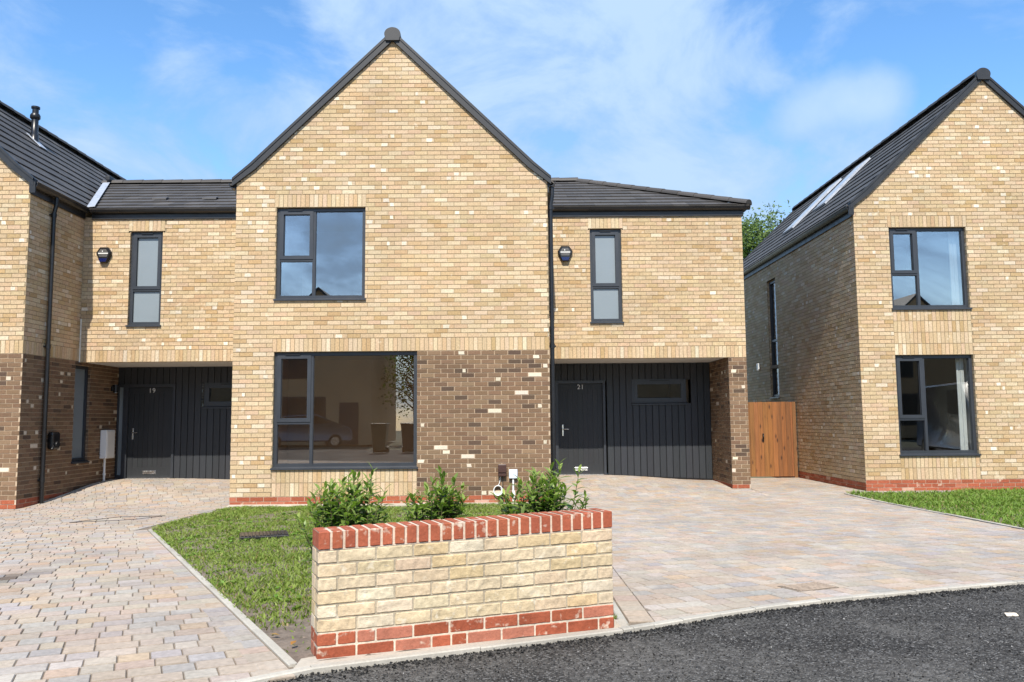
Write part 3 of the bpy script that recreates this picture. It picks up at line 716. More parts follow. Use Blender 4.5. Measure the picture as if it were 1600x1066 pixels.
for (yy, q0, q1) in ((5.75, 1.05, 2.2), (7.5, .85, 2.2)):
    m = MB(); p = slope_pt(XR, 1, yy, q0); q = slope_pt(XR, 1, yy, q1); d = q-p; n_ = Vector((-.70, 0, .717))
    m.obox(p+n_*.03, (0, .78, 0), d, n_*.045, mat=0); m.obox(p+n_*.076+d*.05+V(0, .05, 0), (0, .68, 0), d*.9, n_*.006, mat=1); m.build('rooflight', [M_LEAD, M_ROOFLIGHT], right)
m = MB(); m.rbox(XR-.06, XR-.002, 8.05, 8.20, 2.66, 2.82, .012); m.box(XR-.065, XR-.03, 8.07, 8.18, 2.64, 2.66); m.build('wall_vent', M_WHITE, right)

# ================================================================== fittings fixed to the houses
def alarm_box(x, y, z, label):
    m = MB(); e = empty('alarm_box', (x, y, z-.15), label, 'alarm box', 'hexagonal alarm boxes')
    hexo = [(-.075, .145), (.075, .145), (.14, .05), (.14, .01), (.065, -.145), (-.065, -.145), (-.14, .01), (-.14, .05)]
    def sec(k, d): return [Vector((x+a*k, y-d, z+b*k)) for a, b in hexo]
    A, B, C = sec(1, .0), sec(1, .045), sec(.86, .07); n = 8
    for i in range(n):
        j = (i+1) % n; m.poly([A[i], A[j], B[j], B[i]]); m.poly([B[i], B[j], C[j], C[i]])
    m.poly(C); m.build('case', M_BLACK, e)
    f = MB(); f.poly([(x+a*.74, y-.073, z+b*.74) for a, b in [(-.07, .14), (.07, .14), (.135, .04), (.095, -.06), (-.095, -.06), (-.135, .04)]]); f.build('cover_plate', plain('grey_cover', (.10, .095, .09), .3, .5, 0, .25, 14.), e)
    s = MB(); s.box(x-.092, x+.092, y-.077, y-.072, z+.012, z+.03); s.box(x-.02, x-.004, y-.077, y-.072, z+.05, z+.075); s.build('stripe', M_WHITE, e)
    b = MB(); b.prism([(x-.082, y-.06, z-.075), (x+.082, y-.06, z-.075), (x+.054, y-.06, z-.138), (x-.054, y-.06, z-.138)], (0, -.022, 0)); b.build('strobe', M_BLUE, e)
alarm_box(-3.035, S_L-.003, 4.565, 'dark alarm box on the wall above door 19, left of the tall window')
alarm_box(5.725, S_R-.003, 4.536, 'dark alarm box on the wall above door 21, beside the drainpipe')

m = MB(); e = empty('ev_charger', (XL, .9, .93), 'rounded black electric car charger on the shaded brown wall of the left house', 'charger')
m.rbox(XL+.002, XL+.11, .72, .98, .93, 1.24, .045, seg=4); m.build('case', M_BLACK, e)
m = MB(); m.tube([(XL+.11, .85, 1.02), (XL+.14, .85, 1.02)], .055, 20); m.build('socket', M_FASCIA, e)
m = MB(); m.tube([(XL+.10, .74, 1.0), (XL+.13, .70, .98), (XL+.12, .68, .94)], .02, 10); m.build('cable_gland', M_BLACK, e)
m = MB(); e = empty('meter_box', (XL, 2.83, .25), 'white utility box with a white pipe below, beside door 19', 'utility box')
m.rbox(XL+.002, XL+.13, 2.62, 2.98, .69, 1.25, .012); m.build('cabinet', M_WHITE, e)
m = MB(); m.rbox(XL+.129, XL+.138, 2.65, 2.95, .72, 1.22, .003); m.build('door', M_WHITE, e)
m = MB(); m.tube([(XL+.06, 2.72, .70), (XL+.06, 2.72, .20)], .022, 12); m.tube([(XL+.06, 2.72, .40), (XL+.06, 2.72, .36)], .03, 12); m.build('conduit', M_WHITE, e)
m = MB(); e = empty('wall_lamp', (XL, 3.02, 2.0), 'small round black outdoor lamp high on the shaded wall above the white utility box', 'lamp')
m.tube([(XL+.09, 3.02, 2.0), (XL+.09, 3.02, 2.16)], .055, 20); m.rbox(XL+.002, XL+.05, 2.98, 3.06, 2.03, 2.13, .008); m.build('body', M_BLACK, e)
m = MB(); m.tube([(XL+.09, 3.02, 1.994), (XL+.09, 3.02, 2.001)], .042, 20); m.build('lens', M_CHROME, e)
m = MB(); e = empty('junction_box', (4.50, 0, .09), 'brown box with a black cable on the brown brick panel behind the shrubs', 'junction box')
m.rbox(4.437, 4.573, -.085, -.002, .455, .655, .016); m.build('case', M_BROWNBOX, e)
m = MB(); m.rbox(4.437, 4.573, -.10, -.08, .52, .655, .008); m.build('lid', M_BROWNBOX, e)
m = MB(); m.tube([(4.51, -.03, .46), (4.512, -.03, .3), (4.515, -.03, .12), (4.50, -.035, .03)], .008, 8); m.tube([(4.50, -.03, .02), (4.50, -.03, .06), (4.485, -.05, .09), (4.46, -.06, .10)], .03, 12); m.build('cable', M_BLACK, e)
m = MB(); e = empty('outdoor_socket', (4.687, 0, .1), 'square pale grey box on a white pipe right of the brown box', 'outdoor socket')
m.rbox(4.615, 4.757, -.07, -.002, .42, .57, .012); m.build('case', plain('pale_grey_plastic', (.55, .60, .68), .4, .5, 0, .04, 4.), e)
m = MB(); m.tube([(4.685, -.03, .42), (4.685, -.03, .05)], .016, 12); m.tube([(4.685, -.03, .22), (4.70, -.05, .16), (4.69, -.05, .11)], .022, 10); m.build('conduit', M_WHITE, e)
m = MB()
for k in range(4):
    r_ = .068+random.uniform(-.006, .006); cx, cz = 4.43+random.uniform(-.005, .005), .225+random.uniform(-.005, .005); yy = -.012-.012*k
    m.tube([(cx+r_*math.cos(t), yy+.003*math.sin(3*t), cz+r_*math.sin(t)*1.12) for t in [2*math.pi*i/28 for i in range(28)]], .008, 8, closed=True)
m.tube([(4.43, -.03, .295), (4.455, -.02, .34), (4.47, -.01, .40), (4.47, -.01, .45)], .006, 8)
tag(m.build('cable_coil', M_WHITE), 'white cable coiled in a ring, hanging below the brown box', 'cable')

# ================================================================== gate
e = empty('wooden_gate', (10.2, 5.42, 0), 'orange brown stained vertical board gate between the two right houses', 'gate')
m = MB(); x = XP+.05; gy = 5.42; top = 1.745
while x < XR-.12:
    w_ = random.uniform(.098, .112); c = jit((.205, .083, .022), .22, .08)
    m.obox((x, gy+random.uniform(0, .006), .03), (w_-.004, 0, 0), (0, .022, 0), (0, 0, top-.03+random.uniform(-.004, .004)), c); x += w_
m.build('boards', M_GATE, e)
m = MB(); m.obox((XR-.105, gy-.02, -.02), (.075, 0, 0), (0, .08, 0), (0, 0, top+.02), (.18, .078, .024)); m.build('post', M_GATE, e); m = MB(); m.obox((XP+.0, gy-.02, -.02), (.045, 0, 0), (0, .08, 0), (0, 0, top+.02), (.18, .078, .024)); m.build('post', M_GATE, e)
m = MB()
for zz in (.3, 1.45): m.box(XP+.06, XR-.12, gy+.03, gy+.06, zz, zz+.09, (.30, .12, .035))
m.build('rail', M_GATE, e)
m = MB(); m.rbox(10.50, 10.535, gy-.02, gy, .83, 1.02, .005); m.tube([(10.517, gy-.02, .87), (10.517, gy-.05, .89), (10.517, gy-.05, .96), (10.517, gy-.02, .985)], .009, 8); m.build('latch', M_BLACK, e)

# ================================================================== front garden wall
def garden_wall():
    e = empty('garden_wall', (4.4, -9.1, .13), 'low buff brick garden wall with red brick coping and red base courses, beside the road', 'garden wall')
    A, B = Vector((3.603, -9.437, 0)), Vector((5.231, -8.785, 0)); L = (B-A).length; U = (B-A)/L; Nb = Vector((-U.y, U.x, 0)); T = .205
    def P(u, d, v):       # v: 0..1 over the eight laid courses, continues above
        t = u/L; z0 = .146-.008*t; z1 = .709+.02*t
        return A+U*u+Nb*d+Vector((0, 0, z0+(z1-z0)*v))
    def brick(m, u0, u1, d0, d1, v0, v1, col, nu, rugged=.0022, bev=.004):
        nu = max(2, nu); nv = 4; hz = 1/.565
        us = [u0+(u1-u0)*i/nu for i in range(nu+1)]
        n0 = len(m.v); off = random.uniform(-.0015, .0015); vs = []
        def grid(fn, na, nb):
            k = len(m.v); 
            for j in range(nb+1):
                for i in range(na+1): m.v.append(tuple(fn(i/na, j/nb)))
            for j in range(nb):
                for i in range(na):
                    q = k+j*(na+1)+i; m.f.append((q, q+1, q+na+2, q+na+1)); m.c.append(col); m.m.append(0); m.s.append(True)
        seed = random.random()*50
        def edge(a, b):       # 1 in the middle, 0 at the border
            return min(1, 8*min(a, 1-a))*min(1, 5*min(b, 1-b))
        def disp(a, b): return (vnoise(a*7+seed, b*2.5+seed)-.5)*2*rugged*2+(vnoise(a*15+seed, b*5)-.5)*rugged
        wob = lambda a: (vnoise(a*6+seed, 3.3)-.5)*.004*hz
        lerp = lambda p, q, t: p+(q-p)*t
        bu, bv = bev, bev*hz
        fr = lambda a, b: P(lerp(u0+bu, u1-bu, a), d0+off-disp(a, b)*edge(a, b), lerp(v0+bv+wob(a), v1-bv+wob(a+9), b))
        bk = lambda a, b: P(lerp(u1-bu, u0+bu, a), d1+off, lerp(v0+bv, v1-bv, b))
        grid(fr, nu, nv); grid(bk, 1, 1)
        grid(lambda a, b: P(lerp(u0+bu, u1-bu, a), lerp(d0+bev, d1-bev, b), v1), nu, 1)
        grid(lambda a, b: P(lerp(u0+bu, u1-bu, a), lerp(d1-bev, d0+bev, b), v0), 1, 1)
        grid(lambda a, b: P(u0, lerp(d1-bev, d0+bev, a), lerp(v0+bv, v1-bv, b)), 1, 1)
        grid(lambda a, b: P(u1, lerp(d0+bev, d1-bev, a), lerp(v0+bv, v1-bv, b)), 1, 1)
        # chamfers
        grid(lambda a, b: P(lerp(u0+bu, u1-bu, a), lerp(d0+off, d0+bev, b), lerp(v1-bv+wob(a+9), v1, b)), nu, 1)
        grid(lambda a, b: P(lerp(u0+bu, u1-bu, a), lerp(d0+bev, d0+off, b), lerp(v0, v0+bv+wob(a), b)), nu, 1)
        grid(lambda a, b: P(lerp(u0, u0+bu, a), lerp(d0+bev, d0+off, a), lerp(v0+bv+wob(0), v1-bv+wob(9), b)), 1, 1)
        grid(lambda a, b: P(lerp(u1-bu, u1, a), lerp(d0+off, d0+bev, a), lerp(v0+bv+wob(1), v1-bv+wob(10), b)), 1, 1)
    gb = [((.52, .415, .265), 4), ((.54, .44, .30), 4), ((.505, .385, .225), 2.5), ((.575, .49, .36), 2.), ((.525, .41, .28), 2)]
    gr = [((.32, .088, .045), 5), ((.28, .075, .038), 3), ((.37, .14, .09), 2)]
    pick = lambda p: jit(random.choices([c for c, w in p], [w for c, w in p])[0], .06, .02)
    body, base = MB(), MB(); pitch = L/8.5; jt = .0045; jv = .008
    def core(m, v0, v1, ins, col):
        p = [P(a, b, c) for c in (v0, v1) for a, b in ((ins, ins), (L-ins, ins), (L-ins, T-ins), (ins, T-ins))]
        m.mesh(p, [(0, 3, 2, 1), (4, 5, 6, 7), (0, 1, 5, 4), (1, 2, 6, 5), (2, 3, 7, 6), (3, 0, 4, 7)], col)
    core(body, .25, 1.0, .005, (.38, .325, .24)); core(base, -.12, .25, .0035, (.56, .48, .38))
    for r in range(8):
        m = base if r < 2 else body; pal = gr if r < 2 else gb
        cuts = [0]; u = pitch/2 if r % 2 == 1 else pitch
        if r == 1: cuts += [pitch/2*1.0, pitch, pitch*1.5]; u = pitch*2.5
        while u < L-.03:
            cuts.append(u)
            if r == 0 and len(cuts) == 4: cuts.append(u+pitch*.55)
            u += pitch
        if L-cuts[-1] < .04: cuts.pop()
        cuts.append(L)
        for i in range(len(cuts)-1):
            a = cuts[i]+(jt if i else 0); b = cuts[i+1]-(jt if i < len(cuts)-2 else 0)
            for d0, d1 in ((0, T/2-.005), (T/2+.005, T)):
                if d0 == 0: brick(m, a, b, d0, d1, r/8+jv, (r+1)/8-jv, pick(pal), int((b-a)/.012), .0026 if r >= 2 else .001)
                else:
                    col = pick(pal); c = [P(x, y, z) for z in (r/8+jv, (r+1)/8-jv) for x, y in ((a, d0), (b, d0), (b, d1), (a, d1))]
                    m.mesh(c, [(0, 3, 2, 1), (4, 5, 6, 7), (0, 1, 5, 4), (1, 2, 6, 5), (2, 3, 7, 6), (3, 0, 4, 7)], col)
    body.build('brickwork', M_WALLBRICK, e); base.build('base_courses', M_WALLBRICK, e)
    cop = MB(); n = 26; pt = L/n; hv = .099/.572
    p = [P(a, b, c) for c in (1.0, 1+hv*.97) for a, b in ((.004, .004), (L-.004, .004), (L-.004, T-.004), (.004, T-.004))]
    cop.mesh(p, [(0, 3, 2, 1), (4, 5, 6, 7), (0, 1, 5, 4), (1, 2, 6, 5), (2, 3, 7, 6), (3, 0, 4, 7)], (.58, .46, .36))
    for k in range(n):
        w0, w1 = k*pt+(.007 if k else 0)+random.uniform(-.001, .001), (k+1)*pt-(.007 if k < n-1 else 0)
        brick(cop, w0, w1, -.002, T+.002, 1+.012, 1+hv, jit((.325, .092, .048), .14, .03), 4, .0006, .003)
    cop.build('coping', M_WALLBRICK, e)
    # weathered mortar fillet at the foot of the right-hand end
    m = MB(); q = [P(L, 0, -.02), P(L, T, -.02), P(L, T, .22), P(L, 0, .10), P(L+.07, .01, -.02), P(L+.07, T, -.02)]
    m.mesh(q, [(0, 3, 4), (1, 5, 2), (3, 2, 5, 4)], (.50, .43, .34)); m.build('mortar_fillet', M_KERB, e)
garden_wall()

# ================================================================== ground, road, paving, edgings
KERB = [(-14, -16.5), (-2, -12.0), (1.5, -10.65), (3.3, -9.80), (3.6, -9.56), (5.266, -8.80), (6.356, -8.16), (7.39, -7.76), (8.582, -7.35), (10.6, -6.75), (14, -5.9), (24, -4.2)]
# densify the kerb with a gentle curve
def chaikin(p, n=2):
    for _ in range(n):
        q = [p[0]]
        for a, b in zip(p, p[1:]): q += [(a[0]*.75+b[0]*.25, a[1]*.75+b[1]*.25), (a[0]*.25+b[0]*.75, a[1]*.25+b[1]*.75)]
        q.append(p[-1]); p = q
    return p
KR = KERB[:5]+chaikin(KERB[5:], 2)
def kerb_y(x):
    for a, b in zip(KR, KR[1:]):
        if a[0] <= x <= b[0]: return a[1]+(b[1]-a[1])*(x-a[0])/(b[0]-a[0])
    return KR[0][1] if x < KR[0][0] else KR[-1][1]
# base terrain far around
m = MB(); xs = [-90, -40, -20]+[i for i in range(-14, 26)]+[40, 90]; ys = [-90, -50, -30]+[i for i in range(-20, 26)]+[50, 120]
for i in range(len(xs)-1):
    for j in range(len(ys)-1):
        q = [(xs[i], ys[j]), (xs[i+1], ys[j]), (xs[i+1], ys[j+1]), (xs[i], ys[j+1])]
        m.poly([(a, b, .15*min(max(0, -b), 14)/9.6-.12) for a, b in q])
tag(m.build('ground', M_GROUND), 'bare ground under and around the houses', 'ground', kind='structure')
# road
m = MB(); rx = [-14+.5*i for i in range(77)]
for a, b in zip(rx, rx[1:]):
    for k in range(10):
        f0, f1 = k/10, (k+1)/10
        pt = lambda x, f: (x, kerb_y(x)-.03-f*9.0, g(0, kerb_y(x)-.03-f*9.)-.02)
        m.poly([pt(a, f1), pt(b, f1), pt(b, f0), pt(a, f0)])
road = tag(m.build('road', M_ROAD), 'dark fresh asphalt road with loose grit', 'road', kind='structure')
# loose chippings of the asphalt surface near the kerb
m = MB()
for _ in range(22000):
    x = random.uniform(2.6, 9.4); dy = random.random()**1.6*1.9; y = kerb_y(x)-.035-dy
    if y < -10.6: continue
    s = random.uniform(.0035, .009)*(1.4 if dy < .15 else 1); z = g(0, y)-.02+s*.25; k = random.choice([.012, .015, .02, .025, .03] if dy < .18 else [.015, .02, .03, .04, .06, .085, .22 if random.random() < .3 else .05])
    p = [Vector((x, y, z))+Vector((random.uniform(-1, 1), random.uniform(-1, 1), random.uniform(-.4, .9))).normalized()*s for _ in range(4)]
    m.mesh(p, [(0, 1, 2), (0, 1, 3), (1, 2, 3), (0, 2, 3)], (k, k*.98, k*.95))
tag(m.build('road_chippings', M_CHIP), 'dark stone chippings on the asphalt surface', 'chippings', kind='stuff')

def clip_poly(sub, clipq):
    """Sutherland-Hodgman: subject polygon (may be concave) clipped to a convex quad"""
    out = sub
    n = len(clipq)
    for i in range(n):
        a, b = clipq[i], clipq[(i+1) % n]; inp = out; out = []
        if not inp: return []
        side = lambda p: (b[0]-a[0])*(p[1]-a[1])-(b[1]-a[1])*(p[0]-a[0])
        for j in range(len(inp)):
            p, q = inp[j-1], inp[j]; sp, sq = side(p), side(q)
            if (sp >= 0) != (sq >= 0):
                t = sp/(sp-sq); out.append((p[0]+(q[0]-p[0])*t, p[1]+(q[1]-p[1])*t))
            if sq >= 0: out.append(q)
    return out
def inside(p, poly):
    c = False
    for i in range(len(poly)):
        a, b = poly[i-1], poly[i]
        if (a[1] > p[1]) != (b[1] > p[1]) and p[0] < (b[0]-a[0])*(p[1]-a[1])/(b[1]-a[1])+a[0]: c = not c
    return c
def area(p): return .5*sum(p[i-1][0]*p[i][1]-p[i][0]*p[i-1][1] for i in range(len(p)))
PV = [((.375, .312, .25), 9), ((.36, .308, .256), 8), ((.338, .302, .27), 7), ((.318, .292, .272), 4), ((.385, .29, .21), 3.5), ((.37, .295, .237), 7), ((.385, .345, .30), 3)]
def pcol(x, y):
    c = jit(random.choices([c for c, w in PV], [w for c, w in PV])[0], .08, .025)
    d = ((x-.42)/.16)**2+((y+6.75)/.30)**2
    if d < 2.5: c = tuple(q*(1-.65*math.exp(-d)) for q in c)
    return c
ROW = [1., 0.]
def block(m, q, x, y, top=.0):
    """one rumbled block: quad footprint, rounded shoulders, draped on the slope"""
    if area(q) < 0: q = q[::-1]
    cx, cy = sum(p[0] for p in q)/len(q), sum(p[1] for p in q)/len(q); h = top+random.uniform(-.002, .002); col = pcol(cx, cy)
    def ring(k, z): return [Vector((cx+(p[0]-cx)*k[0], cy+(p[1]-cy)*k[0], g(p[0], p[1])+z)) for p in q]
    n = len(q); sz = max(abs(p[0]-cx)+abs(p[1]-cy) for p in q); e = min(.35, .0095/max(sz, .02)); e2 = min(.2, .003/max(sz, .02))
    R = [ring((1.,), h-.02), ring((1-e2,), h-.006), ring((1-e,), h)]
    along = []
    for i in range(n):
        dx, dy = q[i][0]-q[i-1][0], q[i][1]-q[i-1][1]; along.append(abs(dx*ROW[0]+dy*ROW[1])/max(1e-6, math.hypot(dx, dy)) > .7)
    for a, b, kk in zip(R, R[1:], ((.52, .80), (.74, .93))):      # sides and shoulders coloured darker, most along the rows
        for i in range(n): k = kk[0] if along[i] else kk[1]; m.poly([a[i-1], a[i], b[i], b[i-1]], tuple(c_*k for c_ in col))
    m.poly(R[-1], col)
def shrink(q, d):
    cx, cy = sum(p[0] for p in q)/len(q), sum(p[1] for p in q)/len(q); o = []
    for p in q:
        l = math.hypot(p[0]-cx, p[1]-cy); o.append((cx+(p[0]-cx)*(1-d/l), cy+(p[1]-cy)*(1-d/l)))
    return o
def pave(name, region, ang, label, borders=(), infill=None):
    m = MB(); ca, sa = math.cos(ang), math.sin(ang); rp = .16; ROW[:] = [ca, sa]
    loc = lambda u, v: (u*ca-v*sa, u*sa+v*ca); rot = [(p[0]*ca+p[1]*sa, -p[0]*sa+p[1]*ca) for p in region]
    u0, u1, v0, v1 = min(p[0] for p in rot), max(p[0] for p in rot), min(p[1] for p in rot), max(p[1] for p in rot)
    # border blocks laid along an edging line
    inner = region
    bq = []
    for (a, b, wd) in borders:
        L = math.hypot(b[0]-a[0], b[1]-a[1]); d = ((b[0]-a[0])/L, (b[1]-a[1])/L); nrm_ = (-d[1], d[0]); s = 0
        bq.append([a, b, (b[0]+nrm_[0]*wd, b[1]+nrm_[1]*wd), (a[0]+nrm_[0]*wd, a[1]+nrm_[1]*wd)])
        while s < L-.05:
            w_ = random.choice([.13, .16, .16, .19]); w_ = min(w_, L-s)
            q = [(a[0]+d[0]*x+nrm_[0]*y, a[1]+d[1]*x+nrm_[1]*y) for x, y in ((s, .002), (s+w_, .002), (s+w_, wd-.004), (s, wd-.004))]
            if inside(((q[0][0]+q[2][0])/2, (q[0][1]+q[2][1])/2), region): block(m, shrink(q, .004), 0, 0)
            s += w_
    full = region; region = infill or region; v = v0
    while v < v1:
        u = u0-random.random()*.2
        while u < u1:
            w_ = random.choice([.125, .16, .16, .19, .19, .23]); q = [loc(u+.0012, v+.0045), loc(u+w_-.0012, v+.0045), loc(u+w_-.0012, v+rp-.0045), loc(u+.0012, v+rp-.0045)]; u += w_
            c = ((q[0][0]+q[2][0])/2, (q[0][1]+q[2][1])/2)
            ins = [inside(p, region) for p in q]
            if not any(ins) and not inside(c, region): continue
            q = [(p[0]+random.uniform(-.0012, .0012), p[1]+random.uniform(-.0012, .0012)) for p in q]
            if not all(ins):
                q = clip_poly(region, q if area(q) > 0 else q[::-1])
                if len(q) < 3 or abs(area(q)) < .0025: continue
            block(m, q, 0, 0)
        v += rp
    region = full
    o = tag(m.build(name, M_PAVE), label, 'driveway', kind='structure')
    # jointing sand sheet draped 9 mm below the block tops
    s = MB(); st = .4; xs = np.arange(min(p[0] for p in region), max(p[0] for p in region), st); ys = np.arange(min(p[1] for p in region), max(p[1] for p in region), st)
    for x in xs:
        for y in ys:
            cell = [(x, y), (x+st, y), (x+st, y+st), (x, y+st)]; ci = [inside(p, region) for p in cell]
            if any(ci) or inside((x+st/2, y+st/2), region):
                q = cell if all(ci) else clip_poly(region, cell)
                if len(q) > 2: s.poly([(p[0], p[1], g(p[0], p[1])-.009) for p in q])
    tag(s.build('jointing_sand', M_SAND), 'sand between the blocks of the '+('left' if 'left' in label else 'right')+' driveway', 'sand', kind='structure')
LA, LB, LC = (-.0, -.06), (.11, -3.29), (3.50, -9.50)
kl = [p for p in KR if p[0] < 3.55]
left_reg = [(-6., .0+YL)]+[(-6., kerb_y(-6.)+.06)]+[(p[0], p[1]+.06) for p in kl if p[0] > -6]+[(3.56, -9.62), (LB[0]-.03, LB[1]), (LA[0]-.03, LA[1]), (-.012, YBL-.02), (XL+.01, YBL-.02), (XL+.012, YL-.005)]
pave('driveway', left_reg, rad(24), 'pale multicoloured block paving of the left driveway', [((.078, -3.30), (3.555, -9.67), -.16)],
     [(-6., .0+YL)]+[(-6., kerb_y(-6.)+.06)]+[(p[0], p[1]+.06) for p in kl if -6 < p[0] < 3.35]+[(3.435, kerb_y(3.435)+.06), (-.066, -3.372), (LA[0]-.03, -.3), (LA[0]-.03, LA[1]), (-.012, YBL-.02), (XL+.01, YBL-.02), (XL+.012, YL-.005)])
kr = [p for p in KR if 5.52 < p[0] < 10.55]
right_reg = [(5.335, -.02), (5.335, kerb_y(5.34)+.06), (5.508, kerb_y(5.5)+.06)]+[(p[0], p[1]+.06) for p in kr]+[(10.55, kerb_y(10.55)+.06), (10.66, 1.28), (XR-.02, 1.55), (13.8, YR-.12), (13.8, YR-.01), (XR-.012, YR-.01), (XR-.012, 5.42), (XP+.012, 5.42), (XP+.012, S_R-.012), (XI-.012, S_R-.012), (XI-.012, YB-.02), (W+.01, YB-.02), (W+.01, -.02)]
pave('driveway', right_reg, rad(20), 'pale multicoloured block paving of the right driveway', [((5.345, -8.6), (5.345, -.1), -.16)], [(5.508, -.02), (5.508, kerb_y(5.5)+.06)]+right_reg[3:-1]+[(W+.19, -.02)])
# concrete edgings
def edging(m, pts, w=.05, top=.012, bot=-.08, seg=.9):
    for a, b in zip(pts, pts[1:]):
        L = math.hypot(b[0]-a[0], b[1]-a[1]); n = max(1, round(L/seg)); d = ((b[0]-a[0])/L, (b[1]-a[1])/L); nx, ny = -d[1]*w/2, d[0]*w/2
        for i in range(n):
            s0, s1 = L*i/n+.002, L*(i+1)/n-.002; k = random.uniform(.9, 1.08); c = (.39*k, .365*k, .315*k)
            p, q = (a[0]+d[0]*s0, a[1]+d[1]*s0), (a[0]+d[0]*s1, a[1]+d[1]*s1); e = .006; h = random.uniform(-.002, .002)
            cs = []
            for (x, y) in (p, q):
                z = g(x, y)+h; cs.append([(x-nx, y-ny, z+bot), (x-nx, y-ny, z+top-e), (x-nx*.75, y-ny*.75, z+top), (x+nx*.75, y+ny*.75, z+top), (x+nx, y+ny, z+top-e), (x+nx, y+ny, z+bot)])
            for k in range(5): m.poly([cs[0][k], cs[1][k], cs[1][k+1], cs[0][k+1]], c)
            m.poly(cs[0], c); m.poly(cs[1][::-1], c)
m = MB(); edging(m, KR, .06, .008, -.1, .9); tag(m.build('kerb', M_KERB), 'pale concrete kerb edging between the asphalt road and the driveways', 'kerb', kind='structure')
m = MB(); edging(m, [LA, LB, LC], .05, .006); edging(m, [(5.31, -.06), (5.31, -8.68)], .05, .008); tag(m.build('lawn_edging', M_KERB), 'thin concrete edging round the middle lawn', 'edging', kind='structure')
m = MB(); edging(m, [(XR+2.2, 1.50), (10.70, 1.26), (10.60, kerb_y(10.6)+.06)], .05, .012); tag(m.build('lawn_edging', M_KERB), 'thin concrete edging along the right lawn', 'edging', kind='structure')
m = MB(); edging(m, [(XL+.05, .62), (XL+.07, 1.4), (XL+.08, 2.3), (XL+.10, 2.95)], .035, .016, -.05, .5); tag(m.build('ramp_edging', M_KERB), 'pale edging strip rising along the shaded side wall of the left house', 'edging', kind='structure')
m = MB(); 
for i in range(14):
    a, b = i*W/14, (i+1)*W/14; y0, y1 = -.10-random.uniform(0, .05), -.10-random.uniform(0, .05)
    m.poly([(a, y0, .018), (b, y1, .018), (b, .0, .03), (a, .0, .03)], (.42, .38, .31)); m.poly([(a, y0, -.03), (b, y1, -.03), (b, y1, .018), (a, y0, .018)], (.42, .38, .31))
xs_ = [3.52+.1*i for i in range(19)]
for a, b in zip(xs_, xs_[1:]):
    f = lambda x, o_: (x, kerb_y(x)+o_, g(x, kerb_y(x))+(.006 if o_ < .1 else .012)); m.poly([f(a, .02), f(b, .02), f(b, .19), f(a, .19)], (.40, .36, .30))
tag(m.build('concrete_haunch', M_KERB), 'pale concrete at the foot of the middle house and of the garden wall', 'concrete strip', kind='structure')

# lawns : soil base + grass
def soil(name, region, label, st=.12):
    m = MB(); xs = np.arange(min(p[0] for p in region), max(p[0] for p in region), st); ys = np.arange(min(p[1] for p in region), max(p[1] for p in region), st)
    hh = lambda x, y: g(x, y)-.004+.03*(vnoise(x*3, y*3)-.4)+.016*(vnoise(x*11, y*11)-.5)
    for x in xs:
        for y in ys:
            cell = [(x, y), (x+st, y), (x+st, y+st), (x, y+st)]; ci = [inside(p, region) for p in cell]
            if any(ci):
                q = cell if all(ci) else clip_poly(region, cell)
                if len(q) > 2: m.poly([(p[0], p[1], hh(*p)) for p in q], sm=True)
    return tag(m.build(name, M_SOIL), label, 'soil', kind='structure')
lawnL = [(.012, -.08), (.122, -3.28), (3.51, -9.50), (3.62, -9.46), (5.285, -8.76), (5.30, -.08)]
lawnR = [(10.705, 1.24), (XR+2.2, 1.485), (XR+2.4, YR-.13), (22, YR-.13), (22, kerb_y(22)+.08), (10.61, kerb_y(10.61)+.08)]
soil('soil', lawnL, 'bare earth under the middle lawn'); soil('soil', lawnR, 'bare earth under the right lawn', .2)
